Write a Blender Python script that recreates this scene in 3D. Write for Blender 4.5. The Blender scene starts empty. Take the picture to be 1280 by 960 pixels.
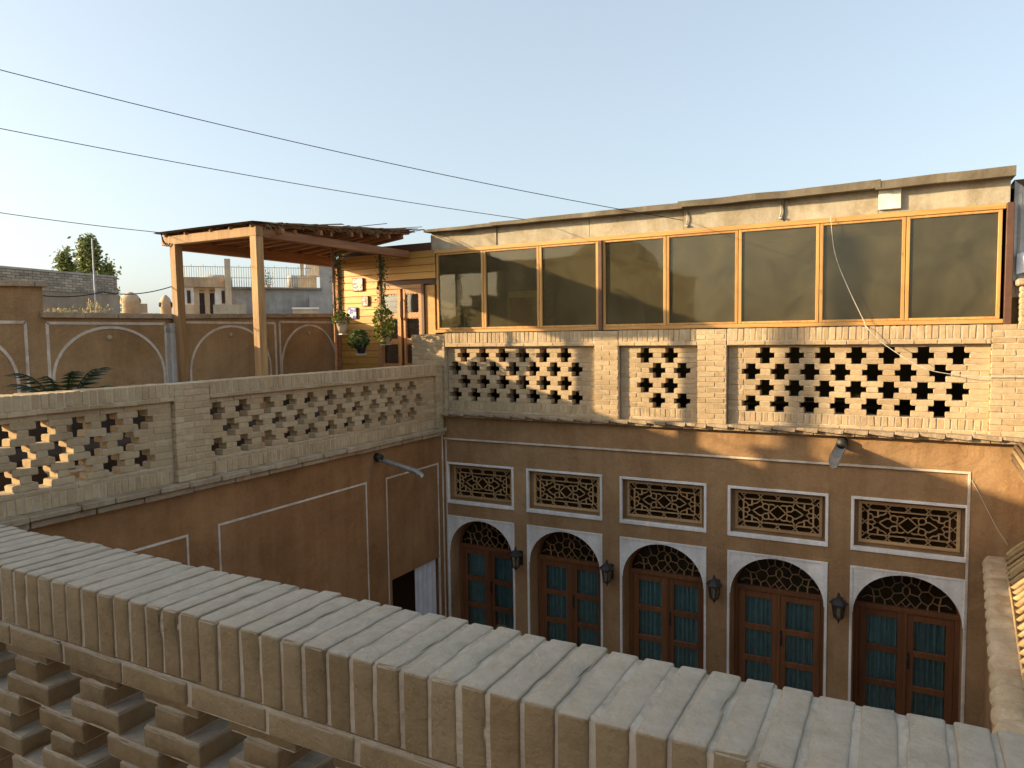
import bpy, bmesh, math, random
from mathutils import Vector, Matrix, noise
random.seed(7)
sc = bpy.context.scene
C = sc.collection
H = 4.8                       # camera height above the courtyard floor; z below is relative to the camera

# ------------------------------------------------------------------ camera
YAW, PITCH, ROLL, FPX = math.radians(28.507), math.radians(3.870), math.radians(-0.8256), 907.0
cd = bpy.data.cameras.new('camera'); cam = bpy.data.objects.new('camera', cd); C.objects.link(cam); sc.camera = cam
fw = Vector((-math.sin(YAW)*math.cos(PITCH), math.cos(YAW)*math.cos(PITCH), -math.sin(PITCH)))
rt = Vector((math.cos(YAW), math.sin(YAW), 0)); up = rt.cross(fw)
rr = math.cos(ROLL)*rt + math.sin(ROLL)*up; uu = -math.sin(ROLL)*rt + math.cos(ROLL)*up
cam.matrix_world = Matrix(((rr.x, uu.x, -fw.x, 0), (rr.y, uu.y, -fw.y, 0), (rr.z, uu.z, -fw.z, H), (0, 0, 0, 1)))
cd.sensor_fit = 'HORIZONTAL'; cd.sensor_width = 36.0; cd.lens = FPX/1280*36.0
cd.clip_start = 0.05; cd.clip_end = 6000

# ------------------------------------------------------------------ sky, sun, exposure
SX, SY, SZ = 1.0, 0.60, -0.285            # direction the sunlight travels
elev = math.atan(-SZ/math.hypot(SX, SY)); azim = math.atan2(-SX, -SY)
w = bpy.data.worlds.new('World'); sc.world = w; w.use_nodes = True
nt = w.node_tree; bg = nt.nodes['Background']
sky = nt.nodes.new('ShaderNodeTexSky'); sky.sky_type = 'NISHITA'; sky.sun_disc = False
sky.sun_elevation = elev; sky.sun_rotation = azim
sky.altitude = 900; sky.air_density = 1.0; sky.dust_density = 6.5; sky.ozone_density = 1.0
hs = nt.nodes.new('ShaderNodeHueSaturation'); hs.inputs['Saturation'].default_value = .80; nt.links.new(sky.outputs[0], hs.inputs['Color'])
hz = nt.nodes.new('ShaderNodeMix'); hz.data_type = 'RGBA'; hz.inputs[0].default_value = .38      # even dusty haze all over the sky
nt.links.new(hs.outputs[0], hz.inputs[6]); hz.inputs[7].default_value = (2.40, 2.80, 3.0, 1)
nt.links.new(hz.outputs[2], bg.inputs[0]); bg.inputs[1].default_value = 0.148
sl = bpy.data.lights.new('sun', 'SUN'); sl.energy = 4.3; sl.angle = math.radians(0.6); sl.color = (1.0, 0.75, 0.43)
so = bpy.data.objects.new('sun', sl); C.objects.link(so)
so.rotation_euler = Vector((SX, SY, SZ)).to_track_quat('-Z', 'Y').to_euler(); so.location = (-20, -12, 15)
vs = sc.view_settings; vs.view_transform = 'Standard'; vs.look = 'None'; vs.gamma = 1; vs.exposure = 1.13
vs.use_curve_mapping = False

# ------------------------------------------------------------------ materials
def nodes(name):
    m = bpy.data.materials.new(name); m.use_nodes = True
    t = m.node_tree; return m, t, t.nodes['Principled BSDF']
def N(t, kind, **kw):
    n = t.nodes.new(kind)
    for k, v in kw.items(): setattr(n, k, v)
    return n
def ramp(t, fac, stops):
    r = N(t, 'ShaderNodeValToRGB'); e = r.color_ramp.elements
    while len(e) < len(stops): e.new(0.5)
    for i, (p, c) in enumerate(stops): e[i].position = p; e[i].color = (*c, 1)
    t.links.new(fac, r.inputs[0]); return r.outputs[0]
def noi(t, co, scale, detail=5, rough=.6, dist=0):
    n = N(t, 'ShaderNodeTexNoise'); n.inputs['Scale'].default_value = scale; n.inputs['Detail'].default_value = detail
    n.inputs['Roughness'].default_value = rough; n.inputs['Distortion'].default_value = dist
    t.links.new(co, n.inputs['Vector']); return n.outputs['Fac']
def mix(t, fac, a, b, blend='MIX'):
    m = N(t, 'ShaderNodeMix', data_type='RGBA', blend_type=blend)
    for s, v in ((0, fac), (6, a), (7, b)):
        if isinstance(v, (int, float)): m.inputs[s].default_value = v
        elif isinstance(v, tuple): m.inputs[s].default_value = (*v, 1)
        else: t.links.new(v, m.inputs[s])
    return m.outputs[2]
def wpos(t): return N(t, 'ShaderNodeNewGeometry').outputs['Position']
def bumpn(t, b, h, strength, dist=.01, prev=None):
    n = N(t, 'ShaderNodeBump'); n.inputs['Strength'].default_value = strength; n.inputs['Distance'].default_value = dist
    t.links.new(h, n.inputs['Height'])
    if prev is not None: t.links.new(prev, n.inputs['Normal'])
    t.links.new(n.outputs[0], b.inputs['Normal']); return n.outputs[0]
def plaster(name, c, dark, light, scale=1.2, bump=.5, rough=.95, straw=True):
    m, t, b = nodes(name); p = wpos(t)
    big = ramp(t, noi(t, p, scale, 6, .62, .4), [(.3, dark), (.5, c), (.72, light)])
    fine = ramp(t, noi(t, p, 34, 6, .7), [(.3, (.88, .88, .88)), (.7, (1.07, 1.07, 1.07))])
    col = mix(t, 1, big, fine, 'MULTIPLY')
    # rain streaks: noise stretched along z
    mp = N(t, 'ShaderNodeMapping'); mp.inputs['Scale'].default_value = (7, 7, .55); t.links.new(p, mp.inputs[0])
    st = ramp(t, noi(t, mp.outputs[0], 1, 4, .6), [(.36, (.86, .84, .82)), (.60, (1, 1, 1))])
    col = mix(t, .9, col, st, 'MULTIPLY')
    pt = ramp(t, noi(t, p, .55, 5, .7, 1.2), [(.40, (.88, .87, .86)), (.52, (1, 1, 1)), (.60, (1.10, 1.09, 1.07))])
    col = mix(t, 1, col, pt, 'MULTIPLY')
    ms = N(t, 'ShaderNodeMapping'); ms.inputs['Scale'].default_value = (140, 140, 45); ms.inputs['Rotation'].default_value = (.5, .4, .8); t.links.new(p, ms.inputs[0])
    sw = ramp(t, noi(t, ms.outputs[0], 1, 2, .5), [(.66, (0, 0, 0)), (.72, (1, 1, 1))])
    col = mix(t, sw, col, light)
    ck = N(t, 'ShaderNodeTexVoronoi', feature='DISTANCE_TO_EDGE'); ck.inputs['Scale'].default_value = 1.1
    dn = N(t, 'ShaderNodeTexNoise'); dn.inputs['Scale'].default_value = 3; t.links.new(p, dn.inputs['Vector'])
    dv = N(t, 'ShaderNodeVectorMath', operation='ADD'); t.links.new(p, dv.inputs[0]); t.links.new(dn.outputs['Color'], dv.inputs[1]); t.links.new(dv.outputs[0], ck.inputs['Vector'])
    cr = ramp(t, ck.outputs['Distance'], [(.0, (.80, .78, .76)), (.008, (1, 1, 1))])
    col = mix(t, .7, col, cr, 'MULTIPLY')
    t.links.new(col, b.inputs['Base Color']); b.inputs['Roughness'].default_value = rough; b.inputs['Specular IOR Level'].default_value = .15
    n1 = bumpn(t, b, noi(t, p, 3.5, 5, .6, .5), bump, .05)
    bumpn(t, b, noi(t, p, 40, 5, .65), bump*.5, .006, n1)
    return m
def brickmat(name, cols, bump=.5, joint=None):
    m, t, b = nodes(name); p = wpos(t)
    oi = N(t, 'ShaderNodeObjectInfo').outputs['Random']
    at = N(t, 'ShaderNodeAttribute', attribute_name='rnd').outputs['Fac']
    ad = N(t, 'ShaderNodeMath', operation='ADD'); t.links.new(oi, ad.inputs[0]); t.links.new(at, ad.inputs[1])
    fr = N(t, 'ShaderNodeMath', operation='FRACT'); t.links.new(ad.outputs[0], fr.inputs[0])
    base = ramp(t, fr.outputs[0], cols)
    v = ramp(t, noi(t, p, 22, 6, .7), [(.28, (.80, .78, .74)), (.55, (1, 1, 1)), (.8, (1.10, 1.09, 1.06))])
    col = mix(t, 1, base, v, 'MULTIPLY')
    v2 = ramp(t, noi(t, p, 1.6, 4, .6), [(.35, (.84, .83, .82)), (.65, (1.05, 1.05, 1.05))])
    col = mix(t, 1, col, v2, 'MULTIPLY')
    t.links.new(col, b.inputs['Base Color']); b.inputs['Roughness'].default_value = .93; b.inputs['Specular IOR Level'].default_value = .15
    n1 = bumpn(t, b, noi(t, p, 70, 6, .7), bump, .006)
    bumpn(t, b, noi(t, p, 14, 4, .6), bump*.8, .012, n1)
    return m
def dusty_skylit(m, c, amt):  # upward faces paler: dust, plus sky light painted into the colour
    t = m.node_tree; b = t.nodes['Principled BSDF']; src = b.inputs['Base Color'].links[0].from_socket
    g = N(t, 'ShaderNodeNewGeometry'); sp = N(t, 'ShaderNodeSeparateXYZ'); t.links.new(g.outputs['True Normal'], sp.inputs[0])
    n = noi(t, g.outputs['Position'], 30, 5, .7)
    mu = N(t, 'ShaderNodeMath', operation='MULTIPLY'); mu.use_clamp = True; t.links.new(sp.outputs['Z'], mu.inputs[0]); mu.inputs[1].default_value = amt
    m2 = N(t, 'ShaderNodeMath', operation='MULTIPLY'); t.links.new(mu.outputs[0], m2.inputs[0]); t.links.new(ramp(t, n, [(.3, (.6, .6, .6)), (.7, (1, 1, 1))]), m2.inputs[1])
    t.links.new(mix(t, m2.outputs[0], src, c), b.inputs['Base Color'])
def wood(name, c, dark, scale=6, axis=0, rough=.6, bump=.3):
    m, t, b = nodes(name); p = wpos(t)
    mp = N(t, 'ShaderNodeMapping'); s = [scale*5]*3; s[axis] = scale*.35; mp.inputs['Scale'].default_value = s; t.links.new(p, mp.inputs[0])
    g = noi(t, mp.outputs[0], 1, 6, .65, .3)
    oi = N(t, 'ShaderNodeObjectInfo').outputs['Random']
    col = ramp(t, g, [(.3, dark), (.62, c)])
    col = mix(t, 1, col, ramp(t, oi, [(0, (.78, .76, .74)), (1, (1.12, 1.12, 1.12))]), 'MULTIPLY')
    k = ramp(t, noi(t, p, 9, 2, .4), [(.70, (1, 1, 1)), (.78, (.45, .38, .32))])
    col = mix(t, .7, col, k, 'MULTIPLY')
    t.links.new(col, b.inputs['Base Color']); b.inputs['Roughness'].default_value = rough
    bumpn(t, b, g, bump, .004); return m
def plain(name, c, rough=.6, metal=0, var=.15, scale=12, bump=.15):
    m, t, b = nodes(name); p = wpos(t)
    lo = tuple(x*(1-var*1.6) for x in c); hi = tuple(min(1, x*(1+var)) for x in c)
    t.links.new(ramp(t, noi(t, p, scale, 5, .65), [(.3, lo), (.7, hi)]), b.inputs['Base Color'])
    b.inputs['Roughness'].default_value = rough; b.inputs['Metallic'].default_value = metal
    if bump: bumpn(t, b, noi(t, p, scale*4, 4, .6), bump, .004)
    return m
def leafmat(name, c1, c2):
    m, t, b = nodes(name); p = wpos(t)
    at = N(t, 'ShaderNodeAttribute', attribute_name='rnd').outputs['Fac']
    t.links.new(ramp(t, at, [(.1, c1), (.9, c2)]), b.inputs['Base Color']); b.inputs['Roughness'].default_value = .55
    b.inputs['Subsurface Weight'].default_value = 0
    tr = N(t, 'ShaderNodeBsdfTranslucent'); t.links.new(ramp(t, at, [(.1, c1), (.9, c2)]), tr.inputs[0])
    ms = N(t, 'ShaderNodeMixShader'); ms.inputs[0].default_value = .3
    t.links.new(b.outputs[0], ms.inputs[1]); t.links.new(tr.outputs[0], ms.inputs[2])
    t.links.new(ms.outputs[0], t.nodes['Material Output'].inputs[0]); return m
def glassmat(name, tint, film, filmfac, dirt=.15):
    m, t, b = nodes(name); p = wpos(t)
    tr = N(t, 'ShaderNodeBsdfTransparent'); tr.inputs[0].default_value = (*tint, 1)
    di = N(t, 'ShaderNodeBsdfDiffuse')
    t.links.new(ramp(t, noi(t, p, 1.7, 6, .68, 1.0), [(.32, tuple(x*.45 for x in film)), (.68, film)]), di.inputs[0])
    m1 = N(t, 'ShaderNodeMixShader'); m1.inputs[0].default_value = filmfac
    t.links.new(tr.outputs[0], m1.inputs[1]); t.links.new(di.outputs[0], m1.inputs[2])
    gl = N(t, 'ShaderNodeBsdfGlossy'); gl.inputs['Roughness'].default_value = .03; gl.inputs[0].default_value = (.9, .9, .85, 1)
    fr = N(t, 'ShaderNodeFresnel'); fr.inputs[0].default_value = 1.5
    wv = N(t, 'ShaderNodeBump'); wv.inputs['Strength'].default_value = .25; wv.inputs['Distance'].default_value = .004
    t.links.new(noi(t, p, 2.5, 2, .5), wv.inputs['Height']); t.links.new(wv.outputs[0], gl.inputs['Normal'])
    m2 = N(t, 'ShaderNodeMixShader'); t.links.new(fr.outputs[0], m2.inputs[0])
    t.links.new(m1.outputs[0], m2.inputs[1]); t.links.new(gl.outputs[0], m2.inputs[2])
    t.links.new(m2.outputs[0], t.nodes['Material Output'].inputs[0]); return m

M = {}
M['mud'] = plaster('mud_plaster', (.365, .225, .113), (.285, .165, .079), (.425, .275, .147))
M['mud_red'] = plaster('reddish_mud_plaster', (.325, .172, .076), (.25, .125, .052), (.375, .212, .10))
M['mud_ter'] = plaster('tan_mud_plaster', (.37, .235, .118), (.29, .175, .082), (.43, .285, .150))
M['mud_pale'] = plaster('pale_mud_plaster', (.50, .385, .25), (.42, .31, .19), (.57, .45, .31), scale=3, bump=.8)
M['mud_far'] = plaster('far_mud_plaster', (.44, .33, .22), (.38, .28, .18), (.50, .39, .27), bump=.3)
M['cement'] = plaster('cement_render', (.44, .41, .37), (.38, .35, .31), (.50, .47, .43), bump=.2)
M['beige'] = plaster('beige_render', (.56, .46, .33), (.48, .39, .27), (.62, .52, .39), bump=.2)
M['grey_brown'] = plaster('grey_brown_render', (.33, .265, .20), (.28, .22, .165), (.38, .31, .24), bump=.2)
M['gyps'] = plaster('white_gypsum', (.848, .827, .795), (.742, .721, .689), (.901, .880, .848), scale=3, bump=.25)
M['line'] = plaster('gypsum_line', (.68, .60, .50), (.52, .43, .33), (.74, .68, .60), scale=6, bump=.3)
BC = [(0, (.43, .315, .182)), (.3, (.495, .375, .228)), (.6, (.53, .41, .255)), (.85, (.475, .342, .20)), (1, (.56, .44, .285))]
M['brick'] = brickmat('yellow_brick', BC)
M['brick_fg'] = brickmat('worn_shade_brick', [(0, (.208, .150, .084)), (.3, (.252, .188, .108)), (.6, (.276, .210, .126)), (.85, (.232, .164, .090)), (1, (.292, .230, .146))], 1.0)  # worn brick, base colour lowered to stand in for shade on the near side
dusty_skylit(M['brick_fg'], (.441, .387, .315), .8)
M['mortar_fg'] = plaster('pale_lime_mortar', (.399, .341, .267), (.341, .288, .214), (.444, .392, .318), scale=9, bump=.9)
M['mortar'] = plaster('lime_mortar', (.52, .43, .31), (.44, .36, .25), (.58, .49, .37), scale=5, bump=.8)
M['coptop'] = plaster('clay_slab', (.414, .321, .216), (.326, .246, .158), (.484, .396, .282), scale=5, bump=.9)
M['wood_or'] = wood('varnished_pine_x', (.55, .31, .095), (.38, .185, .05), 5, 0)
M['wood_orz'] = wood('varnished_pine_z', (.55, .31, .095), (.38, .185, .05), 5, 2)
M['wood_post'] = wood('post_timber', (.44, .265, .11), (.25, .135, .055), 5, 2, .75)
M['wood_red'] = wood('reddish_beam_timber', (.36, .17, .075), (.20, .085, .035), 4, 1, .8)
M['wood_redx'] = wood('reddish_rafter_timber', (.36, .17, .075), (.20, .085, .035), 4, 0, .8)
M['plank'] = wood('golden_plank', (.66, .37, .09), (.53, .27, .06), 3, 0, .5)
M['wood_door'] = wood('door_timber', (.216, .084, .030), (.136, .050, .018), 5, 2, .5)
M['wood_cab'] = wood('cabin_door_timber', (.50, .25, .085), (.36, .16, .05), 5, 2, .5)
M['wood_lat'] = wood('lattice_timber', (.52, .33, .155), (.40, .24, .105), 5, 0, .6)
M['wood_fan'] = wood('fanlight_timber', (.38, .23, .11), (.28, .16, .075), 5, 0, .6)
M['wood_dk'] = plain('dark_post_paint', (.10, .045, .025), .6)
M['reed'] = wood('reed_stalk', (.451, .328, .164), (.295, .197, .090), 6, 0, .8)
M['reed_dk'] = plain('brown_mat', (.20, .125, .06), .9, bump=.5)
M['thatch'] = plain('dry_twig', (.24, .15, .075), .95, 0, .4, 30, .6)
M['metal'] = plain('galvanised_sheet', (.42, .41, .38), .5, .4, .2, 8)
M['sheet'] = plaster('cream_sheet_metal', (.414, .365, .268), (.264, .211, .136), (.475, .431, .339), scale=3.2, bump=.1, rough=.6)
M['roofsheet'] = plaster('weathered_roof_sheet', (.162, .137, .098), (.107, .083, .054), (.205, .176, .127), scale=3, bump=.4, rough=.7)
M['rail'] = plain('grey_railing_paint', (.20, .21, .19), .6)
M['black'] = plain('black_iron', (.035, .03, .026), .55, .3, .2)
M['wire'] = plain('black_cable', (.02, .02, .022), .7, bump=0)
M['wcable'] = plain('white_cable', (.62, .58, .50), .6, bump=0)
M['curtain'] = plain('teal_curtain', (.19, .46, .49), .9, 0, .15, 10, .1)
M['whitecloth'] = plain('white_cloth', (.62, .62, .64), .9, 0, .08, 6, .1)
M['hole_dark_cloth'] = plain('hole_darkening_cloth', (.055, .035, .022), .95, 0, .3, 5, .2)  # near-black stand-in for the shade behind the side parapet openings
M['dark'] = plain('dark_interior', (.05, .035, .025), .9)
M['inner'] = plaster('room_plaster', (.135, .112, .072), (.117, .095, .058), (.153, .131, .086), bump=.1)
M['glass'] = glassmat('brown_tinted_glass', (.84, .76, .52), (.27, .23, .125), .28)
M['doorglass'] = glassmat('door_glass', (.94, .96, .96), (.2, .2, .2), .02)
M['ambglass'] = glassmat('amber_glass', (.30, .17, .035), (.05, .03, .01), .4)
M['lampglass'] = glassmat('lantern_glass', (.75, .72, .6), (.4, .36, .25), .35)
M['white'] = plain('white_enamel', (.72, .70, .64), .5)
M['leaf'] = leafmat('green_leaf', (.03, .055, .012), (.11, .16, .035))
M['leaf_y'] = leafmat('yellow_green_leaf', (.07, .10, .015), (.24, .25, .04))
M['leaf_d'] = leafmat('dark_palm_leaf', (.012, .024, .008), (.035, .052, .016))
M['leaf_t'] = leafmat('tree_leaf', (.078, .111, .029), (.247, .280, .091))
M['weed'] = leafmat('dry_weed', (.30, .24, .10), (.50, .42, .20))
M['bark'] = plain('bark', (.14, .10, .065), .95, 0, .3, 20, .6)
M['clay'] = plain('clay_pot', (.55, .42, .28), .85)
M['bluepot'] = plain('blue_pot', (.015, .022, .04), .4)
M['asphalt'] = plain('dusty_ground', (.30, .24, .17), .95, 0, .2, 2)
M['paving'] = plain('courtyard_paving', (.34, .27, .19), .9, 0, .2, 3)
M['roofmud'] = plaster('roof_mud', (.40, .29, .18), (.33, .23, .14), (.46, .35, .23), bump=.6)
def tilemat(name, c1, c2, c3):
    m, t, b = nodes(name); p = wpos(t)
    v = N(t, 'ShaderNodeTexVoronoi'); v.inputs['Scale'].default_value = 38; t.links.new(p, v.inputs['Vector'])
    sp = N(t, 'ShaderNodeSeparateColor'); t.links.new(v.outputs['Color'], sp.inputs[0])
    t.links.new(ramp(t, sp.outputs[0], [(.30, c1), (.45, c2), (.75, c3)]), b.inputs['Base Color']); b.inputs['Roughness'].default_value = .2; return m
M['tile_a'] = tilemat('painted_tile_rose', (.75, .70, .62), (.70, .55, .48), (.35, .16, .14))
M['tile_b'] = tilemat('painted_tile_blue', (.70, .70, .72), (.20, .20, .50), (.10, .10, .35))

# ------------------------------------------------------------------ mesh helpers
ORG = {}
class MB:
    def __init__(s): s.v = []; s.f = []; s.r = []; s.sm = []
    def add(s, vs, fs, rnd=0.0, smooth=False):
        o = len(s.v); s.v += [tuple(p) for p in vs]; s.r += [rnd]*len(vs)
        s.f += [tuple(o+i for i in f) for f in fs]; s.sm += [smooth]*len(fs); return s
    def box(s, x0, x1, y0, y1, z0, z1, rnd=0.0):
        return s.add([(x, y, z) for x in (x0, x1) for y in (y0, y1) for z in (z0, z1)],
                     [(0, 1, 3, 2), (4, 6, 7, 5), (0, 4, 5, 1), (2, 3, 7, 6), (0, 2, 6, 4), (1, 5, 7, 3)], rnd)
    def bar(s, p, q, a, b, rnd=0.0, upv=(0, 0, 1)):
        p, q = Vector(p), Vector(q); d = (q-p).normalized(); u = Vector(upv)
        if abs(d.dot(u)) > .98: u = Vector((0, 1, 0))
        r = d.cross(u).normalized(); u = r.cross(d).normalized()
        vs = [e + r*i*a/2 + u*j*b/2 for e in (p, q) for i in (-1, 1) for j in (-1, 1)]
        return s.add(vs, [(0, 2, 3, 1), (4, 5, 7, 6), (0, 4, 6, 2), (1, 3, 7, 5), (0, 1, 5, 4), (2, 6, 7, 3)], rnd)
    def prism(s, poly, y0, y1, fn=None, rnd=0.0):
        fn = fn or (lambda a, b, c: (a, c, b)); n = len(poly)
        vs = [fn(a, b, y0) for a, b in poly] + [fn(a, b, y1) for a, b in poly]
        fs = [tuple(range(n)), tuple(range(2*n-1, n-1, -1))] + [(i, i+n, (i+1) % n+n, (i+1) % n) for i in range(n)]
        return s.add(vs, fs, rnd)
    def tube(s, pts, r, n=6, rnd=0.0, smooth=True):
        pts = [Vector(p) for p in pts]; rs = r if isinstance(r, (list, tuple)) else [r]*len(pts); vs = []; fs = []
        for i, p in enumerate(pts):
            d = (pts[min(i+1, len(pts)-1)] - pts[max(i-1, 0)]).normalized()
            u = Vector((0, 0, 1)) if abs(d.z) < .95 else Vector((0, 1, 0))
            a = d.cross(u).normalized(); b = a.cross(d)
            vs += [p + (a*math.cos(2*math.pi*k/n) + b*math.sin(2*math.pi*k/n))*rs[i] for k in range(n)]
        for i in range(len(pts)-1):
            for k in range(n): fs.append((i*n+k, i*n+(k+1) % n, (i+1)*n+(k+1) % n, (i+1)*n+k))
        fs.append(tuple(range(n-1, -1, -1))); fs.append(tuple((len(pts)-1)*n+k for k in range(n)))
        return s.add(vs, fs, rnd, smooth)
    def lathe(s, prof, c, n=16, rnd=0.0, smooth=True):
        vs = []; fs = []
        for r, z in prof: vs += [(c[0]+r*math.cos(2*math.pi*k/n), c[1]+r*math.sin(2*math.pi*k/n), c[2]+z) for k in range(n)]
        for i in range(len(prof)-1):
            for k in range(n): fs.append((i*n+k, i*n+(k+1) % n, (i+1)*n+(k+1) % n, (i+1)*n+k))
        fs.append(tuple(range(n-1, -1, -1))); fs.append(tuple((len(prof)-1)*n+k for k in range(n)))
        return s.add(vs, fs, rnd, smooth)
    def leaves(s, n, size, sampler, asp=.5):
        for _ in range(n):
            c = Vector(sampler()); sz = size*random.uniform(.6, 1.3)
            a = Vector((random.gauss(0, 1), random.gauss(0, 1), random.gauss(0, .7))).normalized()
            b = a.cross(Vector((random.gauss(0, 1), random.gauss(0, 1), random.gauss(0, 1)))).normalized()
            s.add([c-a*sz*.5, c+b*sz*asp*.5, c+a*sz*.5, c-b*sz*asp*.5], [(0, 1, 2, 3)], random.random())
        return s
    def mesh(s, name, o):
        me = bpy.data.meshes.new(name)
        me.from_pydata([(x-o[0], y-o[1], z-o[2]) for x, y, z in s.v], [], s.f)
        if any(s.sm): me.polygons.foreach_set('use_smooth', s.sm)
        if any(s.r):
            at = me.attributes.new('rnd', 'FLOAT', 'POINT'); at.data.foreach_set('value', s.r)
        me.update(); return me
    def build(s, name, mat, parent=None, label=None, cat=None, group=None, kind=None, bevel=0, base=None):
        xs, ys, zs = zip(*s.v)
        o = base or ((min(xs)+max(xs))/2, (min(ys)+max(ys))/2, min(zs))
        me = s.mesh(name, o); me.materials.append(M[mat] if isinstance(mat, str) else mat)
        bm = bmesh.new(); bm.from_mesh(me); bmesh.ops.recalc_face_normals(bm, faces=bm.faces)
        if bevel: bmesh.ops.bevel(bm, geom=bm.edges[:], offset=bevel, segments=1, affect='EDGES', clamp_overlap=True)
        bm.to_mesh(me); bm.free()
        ob = bpy.data.objects.new(name, me); return link(ob, o, parent, label, cat, group, kind)
def link(ob, o, parent=None, label=None, cat=None, group=None, kind=None):
    C.objects.link(ob); ORG[ob] = o
    if parent is None: ob.location = (o[0], o[1], o[2]+H)
    else:
        q = ORG[parent]; ob.parent = parent; ob.location = (o[0]-q[0], o[1]-q[1], o[2]-q[2])
    if label: ob['label'] = label
    if cat: ob['category'] = cat
    if group: ob['group'] = group
    if kind: ob['kind'] = kind
    return ob
def thing(name, loc, label, cat, group=None):
    return link(bpy.data.objects.new(name, None), loc, None, label, cat, group)
def struct(name, mb, mat): return mb.build(name, mat, kind='structure')

BR = {}
def brick_mesh(d, var, bev, mat):
    key = (round(d[0], 3), round(d[1], 3), round(d[2], 3), var, mat)
    if key in BR: return BR[key]
    rnd = random.Random(hash(key) & 0xffff); bm = bmesh.new(); bmesh.ops.create_cube(bm, size=1)
    j = min(.004, bev)
    for v in bm.verts: v.co = Vector((v.co.x*d[0], v.co.y*d[1], v.co.z*d[2])) + Vector([rnd.uniform(-j, j) for _ in range(3)])
    bmesh.ops.bevel(bm, geom=bm.edges[:], offset=bev, segments=2 if bev > .006 else 1, affect='EDGES', clamp_overlap=True)
    me = bpy.data.meshes.new('brick'); bm.to_mesh(me); bm.free(); me.materials.append(M[mat]); BR[key] = me; return me
def worn_mesh(d, var, mat):
    key = ('worn', round(d[0], 3), round(d[1], 3), round(d[2], 3), var, mat)
    if key in BR: return BR[key]
    rd = .0055; sd = var*7.7+d[0]*91
    def cuts(L):
        h = L/2; n = max(1, round((L-2*rd)/.034)); c = [-h, -h+rd*.35, -h+rd]
        return c + [-h+rd+(L-2*rd)*k/n for k in range(1, n)] + [h-rd, h-rd*.35, h]
    ax = [cuts(q) for q in d]; vid = {}; vs = []; fs = []
    def V(i, j, k):
        if (i, j, k) not in vid:
            p = Vector((ax[0][i], ax[1][j], ax[2][k])); c = Vector([max(-d[a]/2+rd, min(d[a]/2-rd, p[a])) for a in range(3)]); o = p-c
            if o.length > 1e-6: p = c+o.normalized()*min(o.length, rd)
            nn = Vector((noise.noise(p*28+Vector((sd, 0, 0))), noise.noise(p*28+Vector((0, sd, 5))), noise.noise(p*28+Vector((3, 0, sd)))))
            chip = max(0, noise.noise(p*45+Vector((sd, 9, 1)))-.28)*(sum(abs(q) > rd*.3 for q in o) > 1)
            vid[(i, j, k)] = len(vs); vs.append(p+nn*.0013-o.normalized()*chip*.024 if o.length > 1e-6 else p+nn*.0013)
        return vid[(i, j, k)]
    n = [len(a)-1 for a in ax]
    for a in range(3):
        b, c = (a+1) % 3, (a+2) % 3
        for side in (0, n[a]):
            for u in range(n[b]):
                for v in range(n[c]):
                    q = []
                    for du, dv in ((0, 0), (1, 0), (1, 1), (0, 1)):
                        ix = [0, 0, 0]; ix[a] = side; ix[b] = u+du; ix[c] = v+dv; q.append(V(*ix))
                    fs.append(tuple(q) if side else tuple(reversed(q)))
    me = bpy.data.meshes.new('brick'); me.from_pydata(vs, [], fs); me.polygons.foreach_set('use_smooth', [True]*len(fs))
    me.materials.append(M[mat]); BR[key] = me; return me
class Bricks:
    """bricks of one thing: the nearest ones are parts of their own, the rest one joined part"""
    def __init__(s, parent, mat, bev=.004, limit=295, worn=False): s.w = worn; s.p = parent; s.m = mat; s.b = bev; s.l = limit; s.d = {}
    def put(s, name, x0, x1, y0, y1, z0, z1, jit=.002, rot=0):
        g = random.uniform
        c = ((x0+x1)/2+g(-jit, jit), (y0+y1)/2+g(-jit, jit), (z0+z1)/2+g(-jit, jit)*.5)
        s.d.setdefault(name, []).append((c, (x1-x0, y1-y0, z1-z0), rot))
    def run(s, name, axis, a, b, lo, hi, z0, z1, length, joint=.009, off=0):
        """a running course from a to b along an axis"""
        x = a - off
        while x < b - .012:
            e = min(x+length, b); st = max(x, a)
            if e-st > .012:
                if axis == 0: s.put(name, st, e-joint, lo, hi, z0, z1-joint)
                else: s.put(name, lo, hi, st, e-joint, z0, z1-joint)
            x += length
    def finish(s):
        for name, L in s.d.items():
            L.sort(key=lambda q: Vector(q[0]).length)
            near, far = L[:s.l], L[s.l:]
            for c, d, rot in near:
                ob = bpy.data.objects.new(name, worn_mesh(d, random.randrange(4), s.m) if s.w and abs(c[0]+.9) < 2.2 else brick_mesh(d, random.randrange(5), s.b, s.m)); link(ob, c, s.p)
                ob.rotation_euler = (random.gauss(0, .004), random.gauss(0, .006), rot+random.gauss(0, .006))
            if far:
                mb = MB()
                for c, d, rot in far:
                    me = brick_mesh(d, random.randrange(5), s.b, s.m)
                    mb.add([(v.co.x+c[0], v.co.y+c[1], v.co.z+c[2]) for v in me.vertices], [tuple(p.vertices) for p in me.polygons], random.random())
                mb.build('far_'+name, s.m, s.p, kind='stuff')

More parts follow.
